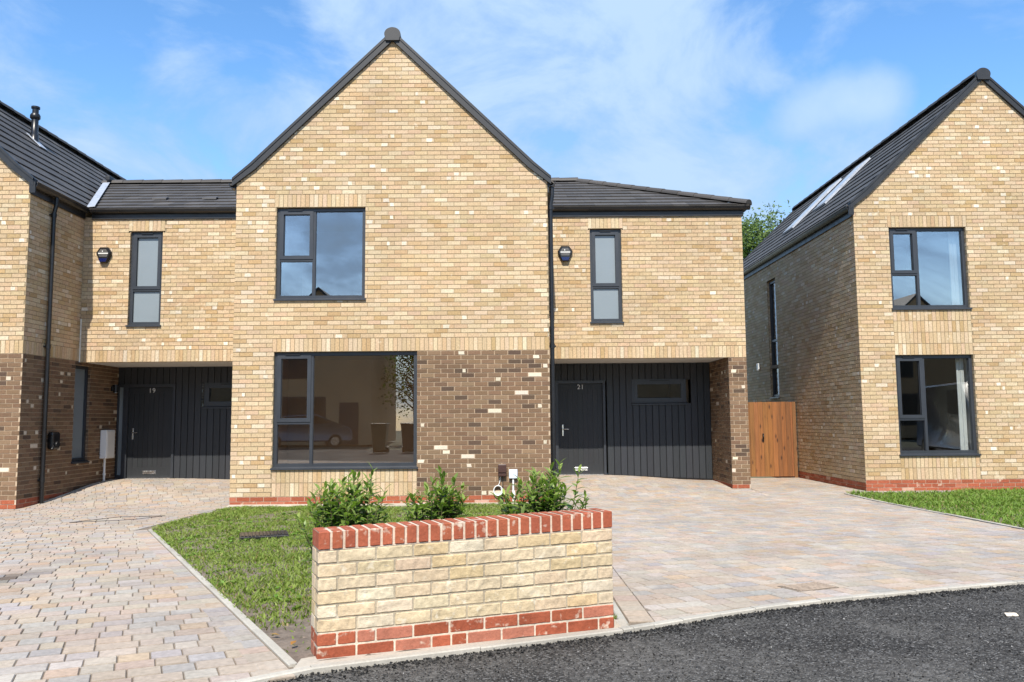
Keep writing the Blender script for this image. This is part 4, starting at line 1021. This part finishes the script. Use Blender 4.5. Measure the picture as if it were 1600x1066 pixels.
def grass(region, n, hmin, hmax, dens, label, colA, colB, wid=.0042):
    xs = [p[0] for p in region]; ys = [p[1] for p in region]; pts = []
    while len(pts) < n:
        x, y = random.uniform(min(xs), max(xs)), random.uniform(min(ys), max(ys))
        if inside((x, y), region) and random.random() < dens(x, y): pts.append((x, y))
    P = np.array(pts); k = len(P); z = np.array([g(x, y)-.012+.03*(vnoise(x*3, y*3)-.4) for x, y in pts])
    cl = np.array([vnoise(x*1.7+5, y*1.7) for x, y in pts]); dry = np.array([vnoise(x*5+5, y*5+9) for x, y in pts])
    h = RS.uniform(hmin, hmax, k)*(.6+.8*cl); a = RS.uniform(0, 2*np.pi, k); w = wid*RS.uniform(.6, 1.7, k)
    lean = RS.uniform(.25, 1.1, k)*h; b = RS.uniform(0, 2*np.pi, k)
    dx, dy = np.cos(a)*w, np.sin(a)*w; lx, ly = np.cos(b)*lean, np.sin(b)*lean
    vs = np.zeros((k, 5, 3))
    for i, (s, t) in enumerate(((-1, 0), (1, 0), (1, .6), (-1, .6), (0, 1))):
        vs[:, i, 0] = P[:, 0]+s*dx+lx*t*t; vs[:, i, 1] = P[:, 1]+s*dy+ly*t*t; vs[:, i, 2] = z-.005+h*t*(1-.18*t)
    me = bpy.data.meshes.new('grass'); me.vertices.add(k*5); me.vertices.foreach_set('co', vs.ravel())
    base = np.arange(k)*5; lo = np.stack([base, base+1, base+2, base+3, base+3, base+2, base+4], 1).ravel()
    me.loops.add(k*7); me.loops.foreach_set('vertex_index', lo.astype(np.int32))
    me.polygons.add(k*2); ls = np.stack([np.arange(k)*7, np.arange(k)*7+4], 1).ravel(); me.polygons.foreach_set('loop_start', ls.astype(np.int32))
    me.update(calc_edges=True)
    f = RS.uniform(0, 1, k)[:, None]*.7+dry[:, None]*.3; c = np.array(colA)*(1-f)+np.array(colB)*f; c *= RS.uniform(.75, 1.25, k)[:, None]
    br = RS.uniform(0, 1, k) < .06; c[br] = np.array([.26, .20, .09])
    ca = np.ones((k*7, 4), np.float32); ca[:, :3] = np.repeat(c, 7, 0)
    at = me.color_attributes.new('Col', 'FLOAT_COLOR', 'CORNER'); at.data.foreach_set('color', ca.ravel())
    me.materials.append(M_GRASS); o = bpy.data.objects.new('grass', me); COL.objects.link(o); return tag(o, label, 'grass', kind='stuff')
def densL(x, y):
    d = .50+.8*smooth(.25, .55, vnoise(x*1.6+3, y*1.6+1)*.6+vnoise(x*4.5, y*4.5)*.4)
    d *= 1-.93*smooth(1.35, .55, math.hypot((x-3.75), (y+9.15)))    # earth showing near the wall's end
    d *= 1-.8*smooth(-.28, -.12, y)
    if x > 3.3 and -(x-3.603)*.372+(y+9.437)*.928 < .235: return 0     # nothing grows where the garden wall stands
    return min(1, d)
grass(lawnL, 90000, .025, .065, densL, 'patchy short green grass of the middle lawn', (.12, .185, .025), (.235, .29, .06))
grass([(p[0], p[1]) if p[0] < 20 else (17.5, p[1]) for p in lawnR], 52000, .05, .115, lambda x, y: 1., 'dense bright green grass of the right lawn', (.10, .185, .022), (.20, .29, .05), .006)
# broad-leaved weeds among the grass (part of the ground cover)
m = MB()
for _ in range(520):
    while True:
        x, y = random.uniform(.1, 5.2), random.uniform(-9.3, -.3)
        if inside((x, y), lawnL) and random.random() < densL(x, y): break
    nl = random.randint(5, 9); z = g(x, y)+.0
    for i in range(nl):
        a = random.uniform(0, 6.28); l = random.uniform(.03, .075); w_ = l*random.uniform(.18, .3); up = random.uniform(.2, .8); c = jit((.15, .24, .04), .25, .1)
        d = Vector((math.cos(a), math.sin(a), up)).normalized(); s = d.cross(Vector((0, 0, 1))).normalized(); p = Vector((x, y, z)); q = p+d*l*.5+Vector((0, 0, .006)); t = p+d*l-Vector((0, 0, l*.15))
        m.poly([p, q-s*w_, t], c); m.poly([p, t, q+s*w_], c)
tag(m.build('weeds', M_GRASS), 'small broad leaved weeds growing through the middle lawn', 'weeds', kind='stuff')
# earth clods and pebbles by the wall
m = MB()
for _ in range(500):
    x, y = 3.75+random.gauss(0, .45), -9.0+random.gauss(0, .4)
    if not inside((x, y), lawnL) or (x > 3.45 and -(x-3.603)*.372+(y+9.437)*.928 < .22): continue
    s = random.uniform(.004, .014); p = [Vector((x, y, g(x, y)-.008+s*.3))+Vector((random.gauss(0, 1), random.gauss(0, 1), random.gauss(0, .7))).normalized()*s*random.uniform(.7, 1.1) for _ in range(6)]
    bm = bmesh.new(); [bm.verts.new(v) for v in p]; bmesh.ops.convex_hull(bm, input=bm.verts[:]); m.bm(bm, jit((.19, .15, .115), .35)); bm.free()
tag(m.build('clods', M_CHIP), 'small clods and pebbles on the bare earth by the wall', 'clods', kind='stuff')

# ================================================================== small things on the ground
e = empty('drain_cover', (1.79, -4.18, g(1.8, -4.2)), 'black slatted drain cover lying in the middle lawn', 'drain cover')
Md = Matrix.Translation((1.79, -4.17, g(1.8, -4.2)-.005)) @ Matrix.Rotation(rad(18), 4, 'Z')
m = MB(); m.rbox(-.27, .27, -.20, .20, 0, .045, .008, M=Md); m.build('frame', M_BLACK, e)
m = MB()
for k in range(13): m.rbox(-.252+k*.04, -.222+k*.04, -.185, .185, .044, .054, .004, M=Md, seg=1)
m.build('slats', M_BLACK, e)
def ribbon(m, pts, w, z):
    for a, b in zip(pts, pts[1:]):
        d = Vector((b[0]-a[0], b[1]-a[1], 0)).normalized(); n = Vector((-d.y, d.x, 0))*w/2
        A, B = Vector((a[0], a[1], g(*a)+z)), Vector((b[0], b[1], g(*b)+z))
        m.obox(A-n-V(0, 0, .02), B-A, n*2, V(0, 0, .02))
m = MB(); ribbon(m, [(-1.39, -2.35), (-1.05, -1.62), (-.44, -1.50), (-.66, -2.0), (-1.39, -2.35)], .012, .006)
tag(m.build('manhole_frame', M_BLACK), 'thin dark metal frame of a recessed manhole cover in the left driveway', 'manhole frame')
e = empty('drain_grate', (6.85, -7.55, g(6.85, -7.5)), 'small rusty slotted drain grate in the right driveway beside the kerb', 'drain grate')
Md = Matrix.Translation((6.85, -7.52, g(6.85, -7.5)+.003)) @ Matrix.Rotation(rad(24), 4, 'Z'); rust = plain('rusty_iron', (.31, .245, .19), .85, .3, 0, .3, 30.)
m = MB(); m.rbox(-.19, .19, -.12, .12, -.03, .002, .002, M=Md, seg=1); m.build('frame', M_SAND, e)
m = MB()
for k in range(6): m.rbox(-.17, .17, -.105+k*.037, -.085+k*.037, .001, .008, .003, M=Md, seg=1)
m.build('bars', rust, e)
m = MB(); bm = bmesh.new(); x, y = 7.831, -8.442
for _ in range(12): bm.verts.new((x+random.uniform(-.05, .05), y+random.uniform(-.025, .025), g(x, y)-.03+random.uniform(0, .03)))
bmesh.ops.convex_hull(bm, input=bm.verts[:]); m.bm(bm, (.62, .55, .45)); bm.free(); tag(m.build('stone', M_CHIP), 'pale lump of stone lying on the dark asphalt at the right', 'stone')

for i, (x, y, c, lab) in enumerate(((3.40, -9.18, (.42, .20, .05), 'orange dead leaf on the bare earth left of the garden wall'), (3.28, -8.95, (.36, .22, .09), 'brown dead leaf on the bare earth, farther from the garden wall'))):
    m = MB(); a = 1.3+i*2; d = Vector((math.cos(a), math.sin(a), .15)); n = Vector((-math.sin(a), math.cos(a), .1)); p = Vector((x, y, g(x, y)+.022))
    m.poly([p, p+d*.025+n*.016+V(0, 0, .006), p+d*.06, p+d*.03], c); m.poly([p, p+d*.03, p+d*.06, p+d*.028-n*.017+V(0, 0, .008)], c)
    tag(m.build('fallen_leaf', M_LEAF), lab, 'leaf')

# ================================================================== shrubs
def leaf(m, p, d, up, l, w, col):
    d = d.normalized(); s = d.cross(up).normalized(); n = s.cross(d)
    rows = [(0, .12), (.22, .8), (.5, 1.), (.78, .62), (1., .02)]; pts = []
    for t, k in rows:
        c = p+d*l*t+n*(-.28*l*t*t); pts.append((c+s*w*k+n*w*.28*k, c, c-s*w*k+n*w*.28*k))
    vs = [q for r in pts for q in r]; fs = []
    for i in range(4):
        a = i*3; fs += [(a, a+1, a+4, a+3), (a+1, a+2, a+5, a+4)]
    m.mesh(vs, fs, col, 0, True)
def shrub(x, y, h, spread, ns, label, seed, tall=()):
    random.seed(seed); z0 = g(x, y)-.02
    e = empty('shrub', (x, y, z0), label, 'shrub', 'laurel shrubs behind the garden wall'); st, lf_ = MB(), MB()
    for i in range(ns):
        a = 6.283*i/ns+random.uniform(-.4, .4); k = random.uniform(.15, 1.); hh = h*(1.0-.27*k*k)*random.uniform(.82, 1.0)
        if i < len(tall): a, k, hh = tall[i]
        tip = Vector((x+math.cos(a)*spread*k, y+math.sin(a)*spread*k, z0+hh)); bs = Vector((x+random.uniform(-.05, .05), y+random.uniform(-.05, .05), z0))
        mid = bs.lerp(tip, .5)+Vector((math.cos(a), math.sin(a), -.2))*spread*.13*k
        path = [bs*(1-t)**2+mid*2*t*(1-t)+tip*t*t for t in [j/8 for j in range(9)]]
        st.tube(path, [.007*(1-.7*j/8) for j in range(9)], 5); L = sum((path[j+1]-path[j]).length for j in range(8)); n = int(L/.024)
        for j in range(n):
            t = .10+.9*(j+1)/n; ph = j*2.4+i; p = bs*(1-t)**2+mid*2*t*(1-t)+tip*t*t; tg = (path[8]-path[6]).normalized()
            sd = Vector((math.cos(ph), math.sin(ph), 0)); last = t > .93
            d = (sd*(.55 if last else 1.)+tg*(.9 if last else .45)+Vector((0, 0, .12 if t > .6 else -.05)))
            l = random.uniform(.075, .12)*(.75 if last else 1.); w = l*random.uniform(.15, .20)
            young = smooth(.72, 1., t); base = Vector((.085, .150, .035)).lerp(Vector((.22, .275, .065)), young*random.uniform(.4, 1)); kk = random.uniform(.85, 1.5)
            leaf(lf_, p, d+Vector((random.uniform(-.25, .25), random.uniform(-.25, .25), random.uniform(-.2, .2))), Vector((0, 0, 1)), l, w, tuple(base*kk))
    st.build('stems', M_STEM, e); lf_.build('foliage', M_LEAF, e)
shrub(3.47, -7.95, .91, .38, 60, 'broad glossy green shrub behind the left end of the garden wall', 3, [(.6, .5, .93), (2.6, .55, .80)])
shrub(4.09, -7.65, .89, .27, 42, 'smaller bushy green shrub behind the middle of the garden wall', 5, [(1.2, .1, .90)])
shrub(4.86, -7.75, .93, .37, 60, 'bushy green shrub behind the right end of the garden wall, before the drainpipe', 8, [(.3, .35, .96), (0.1, .72, .90), (3.0, .6, .72)])
random.seed(21); e = empty('shrub', (5.10, -7.9, g(5.1, -7.9)), 'single small leafy sprig right of the bushy shrubs behind the wall', 'shrub', 'laurel shrubs behind the garden wall'); st, lf_ = MB(), MB()
b0 = Vector((5.12, -7.95, g(5.1, -7.9)-.02)); b1 = b0+Vector((.03, 0, .72)); st.tube([b0, b1], [.006, .003], 5)
for j in range(26):
    t = .25+.75*j/25; a = j*2.4; leaf(lf_, b0.lerp(b1, t), Vector((math.cos(a), math.sin(a), .3+.5*t)), V(0, 0, 1), .065, .012, tuple(Vector((.06, .11, .025))*random.uniform(.8, 1.5)))
st.build('stems', M_STEM, e); lf_.build('foliage', M_LEAF, e)

# ================================================================== trees beyond
def tree(x, y, h, cr, label, seed, nleaf=5200, group='trees beyond the houses', dark=1.):
    random.seed(seed); e = empty('tree', (x, y, 0), label, 'tree', group)
    t = MB(); t.tube([(x, y, -.3), (x+.05, y, h*.25), (x-.05, y+.05, h*.5), (x, y, h*.85)], [.22, .17, .11, .03], 9); tips = []
    for i in range(26):
        a = i*2.4; z = h*(.3+.6*i/26); r = cr*math.sin(math.pi*min(1, (.25+.75*i/26)))**.6*random.uniform(.6, 1.05); p = Vector((x, y, z)); q = p+Vector((math.cos(a)*r, math.sin(a)*r, h*.10+random.uniform(0, .5)))
        t.tube([p, p.lerp(q, .5)+V(0, 0, .15), q], [.05, .03, .01], 5); tips += [p.lerp(q, k)+Vector((random.gauss(0, .3), random.gauss(0, .3), random.gauss(0, .3))) for k in (.45, .7, .9, 1.)]
    t.build('trunk', M_BARK, e); c = MB()
    for k in range(nleaf):
        b = random.choice(tips); p = b+Vector((random.gauss(0, .38), random.gauss(0, .38), random.gauss(0, .34))); l = random.uniform(.10, .2)
        d = Vector((random.gauss(0, 1), random.gauss(0, 1), random.gauss(-.2, .6))).normalized(); s = d.orthogonal().normalized()*l*.32; col = tuple(Vector((.10, .15, .035))*random.uniform(.5, 1.5)*dark)
        c.poly([p, p+d*l*.5-s, p+d*l, p+d*l*.5+s], col)
    c.build('crown', M_TREELEAF, e)
tree(15.0, 20.5, 9.6, 2.3, 'light green tree behind the gap between the two right houses', 4, 22000)

# ================================================================== across the road (seen only in the window glass)
def far_house(x, y, label):
    e = empty('brick_house', (x+2.7, y-4, 0), label, 'house', 'houses across the road'); z0 = .2
    m = MB(); c = (.50, .33, .19); w = 5.4
    m.poly([(x, y, z0), (x+w, y, z0), (x+w, y, 5.5), (x+w/2, y, 8.0), (x, y, 5.5)], c)
    for q in (x, x+w): m.poly([(q, y, z0), (q, y-9, z0), (q, y-9, 5.5), (q, y, 5.5)], c)
    m.poly([(x, y-9, z0), (x+w, y-9, z0), (x+w, y-9, 5.5), (x+w/2, y-9, 8.0), (x, y-9, 5.5)], c); m.build('wall', M_BROWN, e)
    m = MB()
    for a, b in (((x-.15, 5.36), (x+w/2, 8.02)), ((x+w+.15, 5.36), (x+w/2, 8.02))):
        m.prism([(a[0], y+.15, a[1]), (b[0], y+.15, b[1]), (b[0], y+.15, b[1]+.12), (a[0], y+.15, a[1]+.12)], (0, -9.3, 0), (.05, .05, .052))
    m.build('roof', M_TILE, e)
    for (a, b, c0, c1) in ((.8, 2.3, 3.5, 5.), (.8, 3.1, .9, 2.6)):
        m = MB(); m.box(x+a, x+b, y-.02, y+.03, c0, c1); wd = m.build('window', M_FRAME, e); m = MB(); m.box(x+a+.08, x+b-.08, y+.03, y+.036, c0+.08, c1-.08); m.build('pane', M_BLACK, wd)
    m = MB(); m.box(x+3.8, x+4.75, y-.02, y+.04, .22, 2.3); m.build('door', M_FRAME, e)
for i, xx in enumerate((-16.0, -7.6, 10.9, 24.5)): far_house(xx, -27.5, ['westernmost gabled brick house across the road', 'gabled brick house across the road, reflected in the wide window', 'gabled brick house across the road, opposite door 21', 'gabled brick house across the road, reflected in the right house windows'][i])
tree(-.4, -31, 5.9, 1.7, 'leafy tree across the road beside the reflected house', 14, 3000, 'trees across the road', .7)
def vehicle(x, y, rot, prof, wid, label, name, cat, col, wheels, glassq):
    e = empty(name, (x, y, g(x, y)), label, cat); M = Matrix.Translation((x, y, g(x, y)-.03)) @ Matrix.Rotation(rot, 4, 'Z')
    paint = plain(name+'_paint', col, .3, .5, 0, .02, 1., 0, .8); bm = bmesh.new()
    vs = [bm.verts.new((a, -wid/2+ (.10 if b > 1.0 else 0), b)) for a, b in prof]; ws = [bm.verts.new((a, wid/2-(.10 if b > 1.0 else 0), b)) for a, b in prof]
    bm.faces.new(vs); bm.faces.new(ws[::-1]); n = len(vs)
    for i in range(n): bm.faces.new([vs[i], vs[(i+1) % n], ws[(i+1) % n], ws[i]])
    bmesh.ops.bevel(bm, geom=bm.edges[:], offset=.05, segments=2, affect='EDGES'); bm.transform(M); m = MB(); m.bm(bm, col, 0, True); bm.free(); m.build('body', paint, e)
    for a, r in wheels:
        for s in (-1, 1):
            m = MB(); m.tube([M @ Vector((a, s*(wid/2-.2), r)), M @ Vector((a, s*(wid/2+.01), r))], r, 20); wh = m.build('wheel', M_BLACK, e); m = MB(); m.tube([M @ Vector((a, s*(wid/2), r)), M @ Vector((a, s*(wid/2+.02), r))], r*.62, 16); m.build('rim', M_CHROME, wh)
    for q in glassq:
        for s in (-1, 1):
            m = MB(); m.prism([M @ Vector((a, s*(wid/2-.085), b)) for a, b in q], M.to_3x3() @ Vector((0, s*.02, 0))); m.build('side_window', M_BLACK, e)
car = [(-2.1, .3), (-2.15, .7), (-2.0, .95), (-1.5, 1.05), (-.9, 1.45), (.5, 1.5), (1.5, 1.05), (2.0, .9), (2.1, .5), (2.05, .3)]
vehicle(-4.6, -23.5, rad(-18), car, 1.75, 'silver hatchback parked across the road', 'parked_car', 'car', (.16, .165, .175), [(-1.3, .31), (1.3, .31)], [[(-1.35, 1.08), (-.85, 1.38), (.45, 1.42), (1.2, 1.08)]])
van = [(-2.6, .35), (-2.65, 1.2), (-2.55, 2.1), (-2.3, 2.25), (1.2, 2.25), (1.9, 1.4), (2.55, 1.15), (2.65, .6), (2.6, .35)]
vehicle(18.2, -6.3, rad(100), van, 1.9, 'grey van parked beyond the right lawn', 'parked_van', 'van', (.20, .205, .21), [(-1.7, .33), (1.75, .33)], [[(.3, 1.35), (.3, 2.05), (1.1, 2.05), (1.6, 1.4)]])
for i, (xx, yy) in enumerate(((-.1, -16.6), (.95, -16.8))):
    e = empty('wheelie_bin', (xx, yy, g(xx, yy)), ['dark green wheelie bin across the road, nearer the parked car', 'black wheelie bin across the road, farther from the parked car'][i], 'bin', 'bins across the road'); z = g(xx, yy)
    bm_ = plain('bin_plastic', [(.02, .05, .03), (.015, .015, .016)][i], .5); m = MB(); m.mesh([(xx-.2, yy-.24, z+.1), (xx+.2, yy-.24, z+.1), (xx+.2, yy+.24, z+.1), (xx-.2, yy+.24, z+.1), (xx-.28, yy-.34, z+1.0), (xx+.28, yy-.34, z+1.0), (xx+.28, yy+.34, z+1.0), (xx-.28, yy+.34, z+1.0)], [(0, 3, 2, 1), (4, 5, 6, 7), (0, 1, 5, 4), (1, 2, 6, 5), (2, 3, 7, 6), (3, 0, 4, 7)]); m.build('body', bm_, e)
    m = MB(); m.rbox(xx-.3, xx+.3, yy-.38, yy+.36, z+1.0, z+1.07, .03); m.build('lid', bm_, e); m = MB(); m.tube([(xx-.29, yy-.3, z+.11), (xx+.29, yy-.3, z+.11)], .11, 14); m.build('wheels', M_BLACK, e)

# ================================================================== camera
cam = bpy.data.cameras.new('camera'); co = bpy.data.objects.new('camera', cam); COL.objects.link(co); SC.camera = co
cam.sensor_width = 36; cam.sensor_fit = 'HORIZONTAL'; cam.lens = 1295.15/1600*36; cam.clip_end = 2000; cam.clip_start = .05
pi_, ya_, ro_ = .0944, .0058, -.0084
fwd = Vector((math.cos(pi_)*math.sin(ya_), math.cos(pi_)*math.cos(ya_), math.sin(pi_)))
right_ = Vector((math.cos(ya_), -math.sin(ya_), 0)); up_ = right_.cross(fwd)
r2 = right_*math.cos(ro_)+up_*math.sin(ro_); u2 = up_*math.cos(ro_)-right_*math.sin(ro_)
# image x axis = cos*right + sin*down  (roll as fitted)
Mx = Matrix((r2, u2, -fwd)).transposed().to_4x4(); Mx.translation = Vector((4.6041, -13.8824, 1.3902)); co.matrix_world = Mx

# ================================================================== light
EL, AZ = rad(48.7), rad(2.6)
S = Vector((-math.sin(AZ)*math.cos(EL), -math.cos(AZ)*math.cos(EL), math.sin(EL)))
sl = bpy.data.lights.new('sun', 'SUN'); sl.energy = 4.2; sl.angle = rad(.53); sl.color = (1., .93, .82)
so = bpy.data.objects.new('sun', sl); COL.objects.link(so); so.rotation_euler = S.to_track_quat('Z', 'Y').to_euler(); so.location = S*60

w = bpy.data.worlds.new('World'); SC.world = w; w.use_nodes = True; nt = w.node_tree; L = nt.links
bg = nt.nodes['Background']; bg.inputs['Strength'].default_value = .12
sky = N(nt, 'ShaderNodeTexSky', sky_type='NISHITA'); sky.sun_disc = False; sky.sun_elevation = EL; sky.sun_rotation = math.atan2(S.x, S.y); sky.altitude = 50; sky.air_density = 1.; sky.dust_density = .6; sky.ozone_density = 2.
gen = N(nt, 'ShaderNodeTexCoord').outputs['Generated']
hs = N(nt, 'ShaderNodeHueSaturation'); hs.inputs['Saturation'].default_value = 1.22; hs.inputs['Value'].default_value = 1.3; L.new(sky.outputs[0], hs.inputs['Color'])
def dirv(u, v):
    x = (u-800)/1295.15; y = -(v-533)/1295.15; d = r2*x+u2*y+fwd; return d.normalized()
mp = N(nt, 'ShaderNodeMapping'); mp.inputs['Scale'].default_value = (1., 1., 1.7); mp.inputs['Rotation'].default_value = (.3, .5, .2); L.new(gen, mp.inputs[0])
n1 = noise(nt, 4.2, 8, .60, mp.outputs[0]); n1.inputs['Distortion'].default_value = .5
con = N(nt, 'ShaderNodeMapRange'); con.inputs['From Min'].default_value = .33; con.inputs['From Max'].default_value = .67; con.inputs['To Min'].default_value = .14; con.inputs['To Max'].default_value = .86; L.new(n1.outputs[0], con.inputs['Value'])
acc = con.outputs[0]
def blob(u, v, ru, amt, acc):
    d = dirv(u, v); vm = N(nt, 'ShaderNodeVectorMath', operation='DISTANCE'); L.new(gen, vm.inputs[0]); vm.inputs[1].default_value = d
    mr = N(nt, 'ShaderNodeMapRange', interpolation_type='SMOOTHERSTEP'); L.new(vm.outputs['Value'], mr.inputs['Value']); mr.inputs['From Min'].default_value = 0; mr.inputs['From Max'].default_value = ru/1295.15; mr.inputs['To Min'].default_value = amt; mr.inputs['To Max'].default_value = 0
    ad = N(nt, 'ShaderNodeMath', operation='ADD'); L.new(acc, ad.inputs[0]); L.new(mr.outputs[0], ad.inputs[1]); return ad.outputs[0]
for q in ((900, 60, 560, .28), (560, 60, 260, .11), (1080, 230, 380, .14), (110, 150, 330, .14), (300, 20, 150, .14), (330, 160, 130, .10), (410, 60, 150, -.26), (300, 255, 200, -.14), (1290, 20, 200, -.24), (1560, 60, 220, -.16), (150, 60, 120, -.12), (720, 260, 250, .12)): acc = blob(*q, acc)
# one small heap cloud over the gap before the right house
n5 = noise(nt, 13., 6, .55, gen); z0_ = N(nt, 'ShaderNodeMath', operation='MULTIPLY'); L.new(n5.outputs[0], z0_.inputs[0]); z0_.inputs[1].default_value = .5
ac2 = z0_.outputs[0]
for q in ((1385, 150, 75, .26), (1340, 150, 95, .30), (1290, 165, 90, .26), (1235, 185, 80, .28)): ac2 = blob(*q, ac2)
hm = ramp(nt, ac2, [(.38, 0.), (.50, .5), (.66, .85), (1., 1.)])
cm = ramp(nt, acc, [(.32, 0.), (.46, .40), (.60, .78), (.80, 1.)])
cc = ramp(nt, acc, [(.42, (1.85, 3.0, 5.0)), (.90, (2.75, 3.8, 5.15))])
hcl = ramp(nt, ac2, [(.45, (2.0, 3.2, 5.0)), (.9, (3.1, 4.1, 5.2))]); L.new(mixc(nt, mixc(nt, hs.outputs[0], cc.outputs[0], cm.outputs[0]), hcl.outputs[0], hm.outputs[0]), bg.inputs['Color'])

SC.view_settings.view_transform = 'Standard'; SC.view_settings.look = 'None'; SC.view_settings.exposure = .75; SC.view_settings.gamma = 1.; SC.view_settings.use_curve_mapping = False
SC.cycles.max_bounces = 8; SC.cycles.transparent_max_bounces = 12
